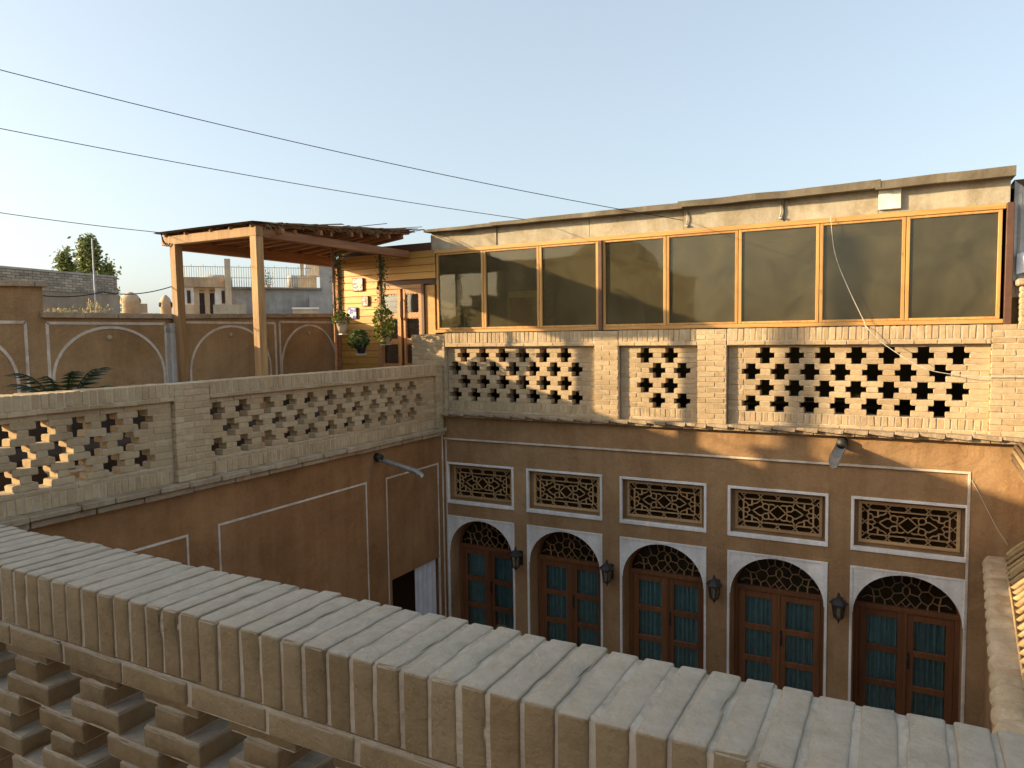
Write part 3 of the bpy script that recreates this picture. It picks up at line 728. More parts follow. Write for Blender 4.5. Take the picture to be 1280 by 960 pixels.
m = MB(); m.box(-5.95, .9, 11.9, 12, -1.05, 1.55); m.box(-6.05, -5.95, 8.75, 12, -1.05, 1.45); m.box(.905, 1.0, 8.74, 12, -1.05, 1.45); m.box(-5.95, .9, 8.70, 12, -1.15, -1.05)
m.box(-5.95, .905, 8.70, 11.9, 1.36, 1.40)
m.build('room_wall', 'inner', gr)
for x in (-2.30, -1.25):
    m = MB(); m.tube([(x, GY-.03, 1.43), (x+.004, GY-.04, 1.33), (x-.02, GY-.035, 1.24)], .008); m.tube([(x-.02, GY-.035, 1.26), (x+.02, GY-.04, 1.25)], .012); m.build('hook', 'metal', gr)
co = thing('evaporative_cooler', (-4.60, 9.0, -1.05), 'white cooler with a perforated front inside the glazed room', 'cooler')
MB().box(-4.83, -4.30, 8.80, 9.20, -.25, .595).build('cabinet', 'white', co, bevel=.012)
for sx in (-4.79, -4.34):
    for sy in (8.84, 9.16): MB().box(sx-.02, sx+.02, sy-.02, sy+.02, -1.05, -.25).build('leg', 'metal', co)
m = MB()
for i in range(14):
    x = -4.79+i*.36/13; m.box(x-.005, x+.005, 8.786, 8.797, .08, .50)
for i in range(14):
    z = .08+i*.42/13; m.box(-4.79, -4.43, 8.782, 8.795, z-.005, z+.005)
m.build('front_grille', 'mud_pale', co)
tl = thing('table_lamp', (-5.72, 9.1, -.2), 'small white lamp with a round shade near the end window', 'lamp')
MB().lathe([(.07, 0), (.07, .02), (.012, .04), (.012, .55)], (-5.72, 9.1, -.2), 10).build('stand', 'white', tl)
MB().lathe([(.05, .50), (.09, .56), (.07, .64), (.02, .66)], (-5.72, 9.1, -.2), 12).build('shade', 'white', tl)
MB().box(-5.94, -5.45, 8.85, 9.35, -1.05, -.2).build('side_table', 'wood_dk', None, 'dark low cabinet under the small white lamp', 'cabinet')

# ================================================================== TIMBER CABIN FRONT ON THE SIDE TERRACE
CY = 8.72
cb = thing('timber_cabin_front', (-6.9, CY, -1.45), 'golden plank wall with carved double door at the terrace end', 'cabin')
z = -1.45; i = 0
while z < 1.2:
    h = random.uniform(.098, .108); z1 = min(z+h, 1.24)
    x1 = -5.96 if z > .73 else -7.02
    MB().box(-7.80, x1, CY+random.uniform(-.003, .003), CY+.03, z, z1-.005).build('plank', 'plank', cb, bevel=.003); z += h
MB().box(-7.82, -7.75, CY-.05, CY-.006, -1.45, 1.2).build('corner_post', 'wood_red', cb, bevel=.004)
MB().box(-6.13, -5.96, CY-.03, CY+.03, -1.45, .735).build('plank_strip', 'plank', cb, bevel=.003)
MB().box(-6.18, -6.132, CY-.06, CY+.02, -1.45, .76).build('door_post', 'wood_dk', cb, bevel=.003)
MB().box(-7.80, -5.96, CY+.035, CY+.08, -1.45, 1.35).build('backing_board', 'wood_dk', cb)
df = MB(); df.box(-7.01, -6.955, CY-.04, CY+.02, -1.45, .755); df.box(-7.01, -6.185, CY-.04, CY+.02, .70, .757)
dfo = df.build('door_frame', 'wood_cab', cb, bevel=.004)
def scallop(x0, x1, z0, z1, n=5, d=.014):
    P = []
    for i in range(n*4+1): P.append((x0+(x1-x0)*i/(n*4), z0+d*abs(math.sin(math.pi*i/4))))
    for i in range(1, n*4): P.append((x1-d*abs(math.sin(math.pi*i/4)), z0+(z1-z0)*i/(n*4)))
    for i in range(n*4+1): P.append((x1-(x1-x0)*i/(n*4), z1-d*abs(math.sin(math.pi*i/4))))
    for i in range(1, n*4): P.append((x0+d*abs(math.sin(math.pi*i/4)), z1-(z1-z0)*i/(n*4)))
    return P
for a, b in ((-6.952, -6.575), (-6.53, -6.187)):
    lf = MB(); zz = [(.34, .63), (-.04, .27), (-.41, -.11)]; s = .04
    lf.box(a, a+s, CY-.03, CY+.01, -1.44, .698); lf.box(b-s-.02, b, CY-.03, CY+.01, -1.44, .698)
    for z0, z1 in ((.63, .698), (.27, .34), (-.11, -.04), (-1.44, -.41)): lf.box(a+s, b-s-.02, CY-.026, CY+.01, z0, z1)
    lo = lf.build('door_leaf', 'wood_cab', dfo, bevel=.003)
    for z0, z1 in zz:
        P = scallop(a+s, b-s-.02, z0, z1); mo = MB()
        x0, x1 = a+s, b-s-.02; n = len(P)
        Q = []
        for px, pz in P:
            Q.append((min(max(px, x0), x1), pz))
        for q in range(n):
            p0, p1 = P[q], P[(q+1) % n]
            def out(p):
                d = [(abs(p[0]-x0), (x0, p[1])), (abs(p[0]-x1), (x1, p[1])), (abs(p[1]-z0), (p[0], z0)), (abs(p[1]-z1), (p[0], z1))]
                return min(d)[1]
            o0, o1 = out(p0), out(p1)
            if (abs(o0[0]-p0[0])+abs(o0[1]-p0[1])+abs(o1[0]-p1[0])+abs(o1[1]-p1[1])) > .001:
                mo.prism([p0, p1, o1, o0], CY-.018, CY-.006)
        if mo.v: mo.build('carved_edge', 'wood_cab', dfo)
        MB().box(x0, x1, CY-.004, CY-.001, z0, z1).build('door_pane', 'doorglass', dfo)
m = MB()
for k in range(3): m.box(-6.90, -6.64, CY+.004, CY+.012, .37+k*.085, .42+k*.085)
m.build('blind_slat', 'white', dfo)
MB().tube([(-6.545, CY-.05, .25), (-6.545, CY-.07, .30), (-6.545, CY-.07, .50), (-6.545, CY-.05, .55)], .012).build('pull_handle', 'wood_dk', dfo)
for n, (x0, x1, z0, z1, mt, lb) in enumerate(((-7.485, -7.275, .70, .90, 'tile_a', 'rose patterned painted tile, the largest and topmost on the plank wall'),
        (-7.312, -7.18, .47, .62, 'tile_a', 'small rose patterned painted tile beside the door on the plank wall'),
        (-7.588, -7.412, .28, .457, 'tile_b', 'blue patterned painted tile, lowest on the plank wall'))):
    t = thing('wall_tile', ((x0+x1)/2, CY-.01, z0), lb, 'tile', 'painted tiles on the plank wall')
    MB().box(x0, x1, CY-.028, CY-.002, z0, z1).build('tile_frame', 'wood_dk', t, bevel=.003); MB().box(x0+.010, x1-.010, CY-.032, CY-.02, z0+.010, z1-.010).build('tile_face', mt, t)

# ================================================================== ARCHED TERRACE WALL
TX = -7.90
tw = thing('arched_terrace_wall', (TX-.15, 6, -1.45), 'brown plastered terrace wall with white outlined blind arches', 'wall')
yz = lambda a, b, c: (c, a, b)
secs = [(2.0, 3.90, .76, .80), (3.90, 4.35, .55, .565), (4.35, 5.93, .245, .255), (5.93, 8.80, .255, .315)]
for y0, y1, z0, z1 in secs:
    MB().prism([(y0, -1.45), (y1, -1.45), (y1, z1), (y0, z0)], TX-.28, TX, yz).build('wall', 'mud_ter', tw)
    y = y0-(.04 if y0 != 5.93 else -.002); ye = y1+(.04 if y1 == 4.35 else -.003)
    while y < ye-.01:
        y2 = min(y+random.uniform(.34, .46), ye); h0 = z0+(z1-z0)*(y-y0)/(y1-y0); h1 = z0+(z1-z0)*(y2-y0)/(y1-y0)
        MB().prism([(y, h0+.002), (y2-.006, h1+.002), (y2-.006, h1+.062), (y, h0+.062)], TX-.33, TX+.055+random.uniform(-.006, .006), yz).build('coping_slab', 'coptop', tw, bevel=.005); y = y2
def tline(P, wd=.03, closed=False):
    m = MB()
    for p, q in zip(P[:-1], P[1:]): m.bar((TX+.001, *p), (TX+.001, *q), .012, wd, upv=(1, 0, 0)) if False else m.bar((TX+.002, *p), (TX+.002, *q), wd, .012, upv=(1, 0, 0))
    m.build('plaster_line', 'line', tw)
for c, z1, ya, yb in ((3.42, .20, 2.66, 4.16), (5.04, .195, 4.375, 5.755), (6.66, .215, 5.98, 7.50), (8.24, .235, 7.585, 8.77)):
    tline([(ya, -1.4), (ya, z1), (yb, z1), (yb, -1.4)])
    hw = min(.655, (yb-ya)/2-.02); cc = (ya+yb)/2
    A = archpts(cc, hw, -.42, z1-.045, 22)
    tline([(cc-hw, -1.4)]+A+[(cc+hw, -1.4)])
    kn = MB(); kn.lathe([(.034, 0), (.030, .018), (.012, .028)], (0, 0, 0), 10)
    kn.v = [(TX+z, cc-.02+x, z1-.16+y) for x, y, z in kn.v]; kn.build('knob', 'mud_pale', tw)
bn = thing('added_dark_bench', (-7.5, 5.4, -1.45), 'added long dark bench that darkens the side parapet openings', 'bench')  # added dark mass so the parapet openings read as deep shade
MB().box(-7.80, -7.0, 2.3, 8.5, -1.16, -1.05).build('seat', 'hole_dark_cloth', bn, bevel=.02)
MB().box(-7.86, -7.70, 2.3, 8.5, -1.05, -.62).build('backrest', 'hole_dark_cloth', bn, bevel=.02)
MB().box(-7.02, -6.99, 2.3, 8.5, -1.445, -1.165).build('front_cloth', 'hole_dark_cloth', bn)
for yy in (2.4, 4.4, 6.4, 8.4): MB().box(-7.75, -7.1, yy-.04, yy+.04, -1.45, -1.16).build('leg', 'wood_dk', bn)
dp = thing('downpipe', (TX+.08, 5.80, -1.45), 'flat grey downpipe fixed beside the pergola corner post', 'pipe')
MB().box(TX+.004, TX+.09, 5.765, 5.90, -1.45, .20).build('pipe', 'cement', dp, bevel=.01)
MB().box(TX+.002, TX+.10, 5.755, 5.91, -.6, -.56).build('bracket', 'metal', dp)
MB().box(TX+.002, TX+.10, 5.755, 5.91, .10, .14).build('bracket', 'metal', dp)

# ================================================================== PERGOLA
pg = thing('pergola', (-7.1, 7.2, -1.45), 'timber pergola with twig roof over the side terrace', 'pergola')
for (x, y), (dx, dy) in (((-6.42, 5.87), (-.02, .03)), ((-7.79, 5.87), (0, .02))):
    m = MB(); m.bar((x+dx, y+dy, -1.45), (x, y, 1.235), .105, .105); m.build('post', 'wood_post', pg, bevel=.006)
MB().box(-7.98, -6.36, 5.815, 5.925, 1.142, 1.248).build('beam', 'wood_post', pg, bevel=.006)
MB().box(-6.475, -6.37, 5.93, 8.66, 1.135, 1.240).build('beam', 'wood_red', pg, bevel=.006)
MB().box(-7.86, -7.76, 5.93, 8.66, 1.085, 1.235).build('beam', 'wood_red', pg, bevel=.006)
def rz(y, x=-6.35): return 1.195+.085*(y-5.8)*max(0, (x+8.03)/1.7)
y = 6.12
while y < 8.65:
    m = MB(); m.bar((-8.0+random.uniform(-.02, .03), y, rz(y, -8.0)+.02), (-6.33+random.uniform(-.05, .05), y+random.uniform(-.03, .03), rz(y)), .05, .06); m.build('rafter', 'wood_redx', pg, bevel=.004); y += random.uniform(.26, .34)
for X in (-7.9, -7.5, -7.1, -6.75, -6.40):
    m = MB(); m.tube([(X+random.uniform(-.03, .03), yy, rz(yy, X)+.062) for yy in (5.80, 6.7, 7.7, 8.68)], .020, 6); m.build('purlin', 'wood_red', pg)
tw2 = MB()
for k in range(900):
    y = random.uniform(5.78, 8.75); x = random.uniform(-7.95, -6.30); L = random.uniform(.3, .7)
    a = random.gauss(math.pi/2, .35); z = rz(y, x)+.07+random.uniform(0, .025)
    x2, y2 = x+L*math.cos(a), min(max(y+L*math.sin(a), 5.74), 8.72)
    tw2.bar((x, y, z), (x2, y2, rz(y2, x2)+.07+random.uniform(-.01, .025)), .010, .008, random.random())
for k in range(110):                       # ragged fringe along the open edge
    y = random.uniform(5.9, 8.3); tw2.bar((-6.36, y, rz(y)+.085), (-6.30+random.uniform(-.03, .04), y+random.gauss(0, .06), rz(y)+random.uniform(.0, .06)), .008, .006, random.random())
tw2.build('twig_cover', 'thatch', pg, kind='stuff')
m = MB(); n = 16; vs = []; fs = []
for q in range(n+1):
    yy = 5.74+(8.66-5.74)*q/n
    for xx in (-8.03, -7.2, -6.33):
        wv = .012*noise.noise((xx*2, yy*2.5, 3)); vs.append((xx+.02*noise.noise((yy*4, xx, 0)), yy, rz(yy, xx)+.088+wv))
    if q:
        for a in (0, 1): fs.append((3*(q-1)+a, 3*(q-1)+a+1, 3*q+a+1, 3*q+a))
k = len(vs); vs += [(x, y, z+.010) for x, y, z in vs]; fs += [tuple(i+k for i in reversed(f)) for f in fs]
m.add(vs, fs); m.build('roof_sheet', 'roofsheet', pg)
for X in (-6.5, -6.46):
    y = 7.19 if X == -6.5 else 8.09
    MB().tube([(X, y, 1.15), (X+.005, y, .1), (X, y, -1.45)], .018, 6).build('thin_pole', 'wood_red', pg)

# ================================================================== PLANTS ON THE TERRACE
def ell(c, r, p=.45):
    def f():
        while True:
            v = Vector([random.uniform(-1, 1) for _ in range(3)])
            if v.length < 1: break
        v = v.normalized()*(v.length**p) if v.length > 0 else v
        return (c[0]+v.x*r[0], c[1]+v.y*r[1], c[2]+v.z*r[2])
    return f
def pot_plant(loc, r, h, fr, fo, n, mat, potmat, label, fmat, dz=0):
    t = thing('pot_plant', loc, label, 'plant', 'pot plants on the pergola poles')
    MB().lathe([(r*.55, 0), (r*.75, h*.5), (r, h), (r*1.08, h), (r*1.08, h+.012), (r*.9, h+.012)], loc, 14).build('pot', potmat, t)
    m = MB(); m.leaves(n, .055, ell((loc[0]+fo[0], loc[1]+fo[1], loc[2]+h+fo[2]), fr), .6)
    m.build('foliage', fmat, t)
    m = MB()
    for k in range(7):
        a = random.random()*6.28; m.tube([(loc[0], loc[1], loc[2]+h*.8), (loc[0]+.5*fr[0]*math.cos(a), loc[1]+.5*fr[1]*math.sin(a), loc[2]+h+fo[2])], .004, 4)
    m.build('stem', 'leaf', t)
    MB().box(loc[0]-r*.6, loc[0]+r*.6, loc[1]-r*.6, loc[1]+r*.6, loc[2]-.015, loc[2]-.001).build('bracket_shelf', 'metal', t)
pot_plant((-6.44, 7.25, .05), .085, .15, (.11, .13, .085), (0, 0, .04), 220, None, 'clay', 'yellow green plant in a pale clay pot on a thin pole', 'leaf_y')
pot_plant((-6.42, 7.60, -.22), .085, .13, (.12, .17, .13), (0, -.05, .06), 380, None, 'bluepot', 'dark green plant in a dark blue pot below the vine', 'leaf')
pot_plant((-6.40, 8.10, -.10), .085, .14, (.14, .18, .27), (0, -.03, .12), 620, None, 'clay', 'tall bushy yellow green plant on the pole by the cabin door', 'leaf_y')
for (x, y, z0, z1, r), lb in zip(((-6.44, 7.20, .30, 1.09, .055), (-6.42, 8.08, .36, 1.10, .062)), ('thin sparse vine trailing down the pole above the clay pot', 'dense dark vine trailing down the pole by the cabin door')):
    t = thing('hanging_vine', (x, y, z0), lb, 'vine', 'vines hanging from the pergola')
    m = MB(); m.leaves(420 if z0 > .33 else 260, .035, lambda: (x+random.gauss(0, r*.6), y+random.gauss(0, r*.7), z1-(z1-z0)*random.random()**1.25), .6); m.build('foliage', 'leaf', t)
    m = MB()
    for k in range(6): m.tube([(x+random.gauss(0, .02), y+random.gauss(0, .02), z1+.05), (x+random.gauss(0, .03), y+random.gauss(0, .03), (z0+z1)/2), (x+random.gauss(0, .03), y+random.gauss(0, .03), z0)], .003, 4)
    m.build('stem', 'leaf', t)
pl = thing('potted_palm', (-6.5, 3.72, -1.45), 'dark small palm standing behind the side parapet', 'plant')
MB().lathe([(.12, 0), (.17, .30), (.19, .32), (.17, .32)], (-6.5, 3.72, -1.45), 14).build('pot', 'clay', pl)
MB().tube([(-6.5, 3.72, -1.2), (-6.5, 3.72, -.62)], [.05, .04], 8).build('trunk', 'bark', pl)
for k in range(10):
    a = .35+2*math.pi*k/10+random.uniform(-.15, .15); L = random.uniform(.32, .46); rise = random.uniform(.16, .33); m = MB(); pr = None
    for s in range(12):
        u = s/11; r = L*u; z = -.62+rise*math.sin(u*1.7)*1.15
        p = Vector((-6.5+r*math.cos(a), 3.72+r*math.sin(a), z))
        if pr is not None:
            m.bar(pr, p, .008, .006, .3)
            for sg in (-1, 1):
                sd = Vector((-math.sin(a), math.cos(a), 0))*sg; tip = p+sd*.10*(1-.6*abs(u-.4))+Vector((math.cos(a), math.sin(a), -.3))*.07
                m.add([pr, p, tip], [(0, 1, 2)], random.random())
        pr = p
    m.build('frond', 'leaf_d', pl)

# ================================================================== LANTERNS, SPOUTS, WIRES
names = ['beside the first arched door nearest the courtyard corner', 'between the second and third arched doors from the corner', 'between the third and fourth arched doors from the corner', 'between the fourth and fifth arched doors from the corner']
for x, nm in zip((-4.475, -3.195, -1.885, -.575), names):
    y = 8.27; zb = -3.12
    t = thing('wall_lantern', (x, 8.42, zb), 'small black iron wall lantern '+nm, 'lantern', 'lanterns between the arched doors')
    MB().lathe([(.004, 0), (.012, .03), (.03, .045), (.045, .06)], (x, y, zb), 6, smooth=False).build('finial', 'black', t)
    m = MB()
    for k in range(6):
        a = math.pi/3*k; m.bar((x+.045*math.cos(a), y+.045*math.sin(a), zb+.06), (x+.068*math.cos(a), y+.068*math.sin(a), zb+.215), .010, .010)
    m.build('cage', 'black', t)
    MB().lathe([(.040, .062), (.062, .212)], (x, y, zb), 6, smooth=False).build('glass', 'lampglass', t)
    MB().lathe([(.086, .212), (.098, .222), (.060, .262), (.022, .285), (.018, .30), (.008, .335)], (x, y, zb), 6, smooth=False).build('cap', 'black', t)
    MB().lathe([(.012, .07), (.012, .15), (.004, .165)], (x, y, zb), 8).build('candle', 'white', t)
    m = MB(); m.tube([(x, 8.43, zb+.13), (x, 8.37, zb+.16), (x, 8.33, zb+.24), (x, y, zb+.262)], .009, 6); m.box(x-.03, x+.03, 8.405, 8.426, zb+.05, zb+.24); m.build('bracket', 'black', t)
def spout(name, p, q, r, label):
    t = thing(name, p, label, 'spout'); p, q = Vector(p), Vector(q); d = (q-p).normalized(); sd = d.cross(Vector((0, 0, 1))).normalized(); u = sd.cross(d)
    m = MB(); vs = []; fs = []; n = 8
    for e, L in ((p, 0), (q, 0), (q+d*.10-Vector((0, 0, .03)), 1)):
        for k in range(n+1):
            a = math.pi*k/n; s = .75 if L else 1
            vs.append(e + (sd*math.cos(a) - u*math.sin(a))*r*s)
    for b in range(2):
        for k in range(n): fs.append((b*(n+1)+k, b*(n+1)+k+1, (b+1)*(n+1)+k+1, (b+1)*(n+1)+k))
    k0 = len(vs); c = [p, q, q]
    vs += [Vector(v)+(Vector(c[i//(n+1)])-Vector(v)).normalized()*.004 for i, v in enumerate(vs)]; fs += [tuple(i+k0 for i in reversed(f)) for f in fs]
    m.add(vs, fs); m.build('channel', 'metal', t)
    m = MB(); m.tube([p-d*.04, p+d*.10], r*1.06, 10); m.build('collar', 'black', t)
spout('rain_spout', (LX-.02, 6.93, -1.46), (-5.06, 6.90, -1.575), .048, 'tin rain spout jutting from the reddish side wall')
spout('rain_spout', (-.57, FY+.02, -1.185), (-.60, 7.82, -1.275), .055, 'grey rain spout jutting below the back parapet')
def cable(name, P, r, mat, label, sag=0):
    P = [Vector(p) for p in P]; Q = []
    for i, (a, b) in enumerate(zip(P[:-1], P[1:])):
        m0 = (b-P[i-1])/2 if i else b-a; m1 = (P[i+2]-a)/2 if i+2 < len(P) else b-a
        for k in range(16):
            u = k/16; p = a*(2*u**3-3*u*u+1)+m0*(u**3-2*u*u+u)+b*(3*u*u-2*u**3)+m1*(u**3-u*u); p.z -= sag*4*u*(1-u); Q.append(p)
    Q.append(P[-1]); m = MB(); m.tube(Q, r, 5); m.build(name, mat, None, label, 'cable')
def ray(x, y): return fw + rr*((x-640)/FPX) - uu*((y-480)/FPX)
A0 = ray(-160, 45)*6.2; B0 = ray(-160, 128)*6.6; C0 = ray(-160, 240)*7.0
cable('overhead_wire', [A0, (-2.34, 8.60, 1.32)], .0042, 'wire', 'highest black overhead wire reaching the sheet roof front', .10)
cable('overhead_wire', [B0, (-4.40, 8.52, 1.50)], .0042, 'wire', 'middle black overhead wire ending at the roof edge above the windows', .06)
cable('overhead_wire', [C0, (-7.98, 5.80, 1.30)], .0042, 'wire', 'lowest overhead wire ending at the pergola roof corner', .03)
up_ = thing('utility_pole', (A0.x-3.0, A0.y-.5, -H), 'tall wooden pole carrying the overhead wires outside the picture', 'pole')
tops = [Vector((A0.x-3.0, A0.y-.5, z)) for z in (A0.z+.9, B0.z+1.0, C0.z+.5)]
MB().tube([(A0.x-3.0, A0.y-.5, -H), (A0.x-3.0, A0.y-.5, A0.z+1.3)], [.13, .09], 10).build('shaft', 'bark', up_)
for s, e, lb in zip((A0, B0, C0), tops, ('highest', 'middle', 'lowest')): cable('overhead_wire', [s, e], .0042, 'wire', lb+' overhead wire, its stretch to the wooden pole', .03)
cable('slack_cable', [(TX-.1, 4.10, .52), (TX-.02, 5.0, .545), (-7.84, 5.87, .66)], .006, 'wire', 'slack dark cable from the terrace wall to the pergola post', .05)
cable('pergola_corner_cable', [(-7.98, 5.82, 1.29), (-7.90, 5.80, 1.17), (-7.80, 5.80, 1.16)], .008, 'wire', 'short looped cable at the pergola roof corner', .03)
cable('dangling_cable', [(-.741, GY-.06, 1.22), (-.69, GY-.05, .82), (-.56, GY-.06, .46), (-.40, 8.58, .10), (-.36, 8.33, .03), (-.196, 8.31, -.147), (.128, 8.30, -.372), (.403, 8.31, -.448), (.713, 8.32, -.467), (1.15, 8.33, -.463)], .0038, 'wcable', 'pale cable dangling across the end windows and the parapet')
cable('thin_wall_cord', [(.60, FY-.005, -1.50), (.66, FY-.012, -1.62), (.80, FY-.03, -1.92), (.905, FY-.05, -2.10)], .003, 'wcable', 'thin pale cord hanging on the plaster beside the white outline')

# ================================================================== JUNK AT THE RIGHT ROOF END
rp = thing('brick_chimney', (1.05, 8.75, -.1), 'small stubby brick chimney at the end of the back parapet', 'chimney')
bs = Bricks(rp, 'brick'); core = MB(); core.box(.972, 1.292, 8.508, 8.8, .0, .40)
for k in range(7): bs.run('brick', 0, .965, 1.30, 8.50, 8.80, .0+k*.058, .058+k*.058, .17, off=(k % 2)*.085)
bs.finish(); core.build('mortar_core', 'mortar', rp)
MB().box(.93, 1.34, 8.46, 8.84, .405, .47).build('cap', 'coptop', rp, bevel=.012)
for n, (x0, z0, z1, y, lb) in enumerate(((.93, .75, 1.40, 9.2, 'tilted grey sheet leaning at the roof room end'), (1.02, .45, .95, 9.6, 'crumpled grey sheet stacked behind the chimney'))):
    m = MB(); k = 14; vs = []; fs = []
    for i in range(k+1):
        x = x0+i*.08; dz = .012*(i % 2)
        vs += [(x, y+dz*2, z0-.03*i), (x, y+dz*2, z1-.05*i*(1+n))]
        if i: fs.append((2*i-2, 2*i, 2*i+1, 2*i-1))
    kk = len(vs); vs += [(a, b+.006, c) for a, b, c in vs]; fs += [tuple(i+kk for i in reversed(f)) for f in fs]
    m.add(vs, fs); m.build('scrap_sheet', 'metal', None, lb, 'metal sheet')
struct('right_roof_floor', MB().box(.92, 9, 8.72, 15, -1.2, -.02), 'roofmud')
rs = MB(); rs.box(1.31, 8, 1.3, 8.35, -H, -.95); rs.build('right_wing_house', 'mud', None, 'plastered side wing behind the reed awning', 'building')

m = MB(); vs = []; fs = []
for i in range(25):
    x = .908+i*.03; d = .012*(i % 2)
    vs += [(x, 8.712+d, .30), (x, 8.712+d, 1.44-.9*(x-.908))]
    if i: fs.append((2*i-2, 2*i, 2*i+1, 2*i-1))
kk = len(vs); vs += [(a, b+.004, c) for a, b, c in vs]; fs += [tuple(i+kk for i in reversed(f)) for f in fs]
m.add(vs, fs); m.build('end_sheet', 'metal', gr)
m = MB(); vs = []; fs = []
for i in range(9):
    x = .94+i*.05
    for j in range(5): vs.append((x, 8.66+.02*math.sin(i*1.3+j)+.008*j, .52+.05*j+.02*math.sin(i*.9)))
    if i:
        for j in range(4): fs.append(((i-1)*5+j, i*5+j, i*5+j+1, (i-1)*5+j+1))
m.add(vs, fs, 0, True); m.build('white_rag', 'whitecloth', None, 'crumpled white rag stuffed behind the stubby brick chimney', 'cloth')
# ================================================================== ADDED UNSEEN HOUSES FOR SHADE AND WINDOW REFLECTIONS
def house(name, x0, x1, y0, y1, z1, mat, label):
    t = thing(name, ((x0+x1)/2, (y0+y1)/2, -H-.3), label, 'building')
    MB().box(x0, x1, y0, y1, -H-.3, z1).build('wall', mat, t)
    m = MB(); m.box(x0-.1, x1+.1, y0-.1, y1+.1, z1, z1+.08); m.build('coping', 'coptop', t, bevel=.01); return t
h1 = house('added_mud_house', -11.0, -7.6, -12, -1.6, 2.1, 'mud_far', 'added tall mud house with a dome, unseen behind the viewer')
h2 = house('added_mud_house', -4.6, 1.5, -14, -8.5, .2, 'mud_far', 'added lower mud house, unseen behind the viewer')
MB().lathe([(1.5, 0), (1.46, .3), (1.25, .65), (.85, 1.0), (.4, 1.18), (.03, 1.25)], (-9.3, -7.0, 2.15), 24).build('dome', 'mud_far', h1)
h3 = house('added_mud_house', 3.0, 9, -12, -1.5, .9, 'mud_far', 'added flat mud house, unseen beside the near roof')

# ================================================================== TOWN BEYOND
def fx(px, d):      # point at image column px, horizontal distance d (direction measured once, then a fixed place)
    r = ray(px, 420); r.z = 0; r.normalize(); return r*d
def block(mb, px0, px1, d, z0, z1, dep, d2=None):
    a, b = fx(px0, d), fx(px1, d2 or d); n = Vector((-(b-a).y, (b-a).x, 0)).normalized()
    if n.dot(a) < 0: n = -n
    P = [(a.x, a.y), (b.x, b.y), (b.x+n.x*dep, b.y+n.y*dep), (a.x+n.x*dep, a.y+n.y*dep)]
    return mb.prism(P, z0, z1, lambda p, q, z: (p, q, z))
def bblock(name, mat, parent, px0, px1, d, z0, z1, dep, d2=None, bevel=0): return block(MB(), px0, px1, d, z0, z1, dep, d2).build(name, mat, parent, bevel=bevel)
ZG = -H-.3
b1 = thing('neighbour_house', fx(70, 24).to_tuple()[:2]+(ZG,), 'grey brown rendered house with a bare brick parapet beyond the terrace wall', 'building')
bblock('wall', 'grey_brown', b1, -130, 152, 22, ZG, 1.42, 1.5, 26)
br = MB(); a, b = fx(-130, 21.95), fx(149, 25.95); n = (b-a).normalized(); Lw = (b-a).length; nrm = Vector((n.y, -n.x, 0))
if nrm.dot(a) > 0: nrm = -nrm
bblock('parapet_core', 'mortar', b1, -130, 149, 21.97, 1.42, 1.945, .22, 25.97)
cnt = 0
for k in range(7):
    s = -.12*(k % 2)
    while s < Lw:
        p = a+n*max(s, 0); q = a+n*min(s+.235, Lw); z = 1.425+k*.074
        if (q-p).length > .03: br.bar((p.x+nrm.x*.0, p.y, z+.033), (q.x, q.y, z+.033), .05, .062, random.random())
        s += .25
M['farbrick'] = brickmat('grey_far_brick', [(0, (.25, .22, .18)), (.5, (.36, .31, .25)), (1, (.46, .40, .32))])
br.build('parapet_brick', 'farbrick', b1, kind='stuff')
bblock('coping', 'cement', b1, -132, 150, 21.9, 1.948, 2.01, .34, 25.9)
bblock('downpipe', 'metal', b1, 119, 120.5, 25.3, -1, 1.0, .06)
tp = fx(121.5, 21.5); MB().tube([(tp.x, tp.y, ZG), (tp.x, tp.y, 2.60)], .018, 6).build('antenna_mast', 'metal', None, 'thin pale mast standing before the brick parapet house', 'mast')
# chimneys
for px, d, h, r, lb in ((165.5, 15, .86, .15, 'round clay chimney with a domed cap and side vents'), (209, 13, .70, .085, 'round clay chimney half hidden by the pergola post')):
    p = fx(px, d); t = thing('clay_chimney', (p.x, p.y, .1), lb, 'chimney', 'clay chimneys on the next roof')
    z0 = -.2
    MB().lathe([(r*1.12, 0), (r*1.02, .3), (r*.98, h-z0-.20), (r*1.16, h-z0-.17), (r*1.12, h-z0-.11), (r*.75, h-z0-.03), (r*.3, h-z0+.01), (.02, h-z0+.02)], (p.x, p.y, z0), 18).build('flue', 'mud_pale', t)
    tw_ = -p.normalized(); sd = Vector((-tw_.y, tw_.x, 0))
    for s in (-1, 1):
        c = p+tw_*r*.42+sd*s*r*.85; MB().lathe([(.03, 0), (.032, .05), (.02, .075)], (c.x, c.y, h-.17), 8).build('vent', 'dark', t)
struct('next_roof_floor', MB().box(-19, -8.25, 2, 16, -1.6, -.2), 'roofmud')
# weeds on the terrace wall top
wd = MB()
for k in range(70):
    y = random.choice((random.gauss(4.62, .12), random.gauss(5.02, .07))); x = TX-random.uniform(.1, .32); h = random.uniform(.04, .20 if y > 4.85 else .08)
    p = Vector((x, y, .29)); q = p+Vector((random.gauss(0, .03), random.gauss(0, .03), h)); wd.bar(p, q, .004, .003, random.random())
    wd.leaves(3, .03, lambda: (q.x+random.gauss(0, .012), q.y+random.gauss(0, .012), q.z-random.random()*h*.5))
wd.build('dry_weeds', 'weed', None, 'dry yellow weeds sprouting on the terrace wall coping', 'weeds', kind='stuff')
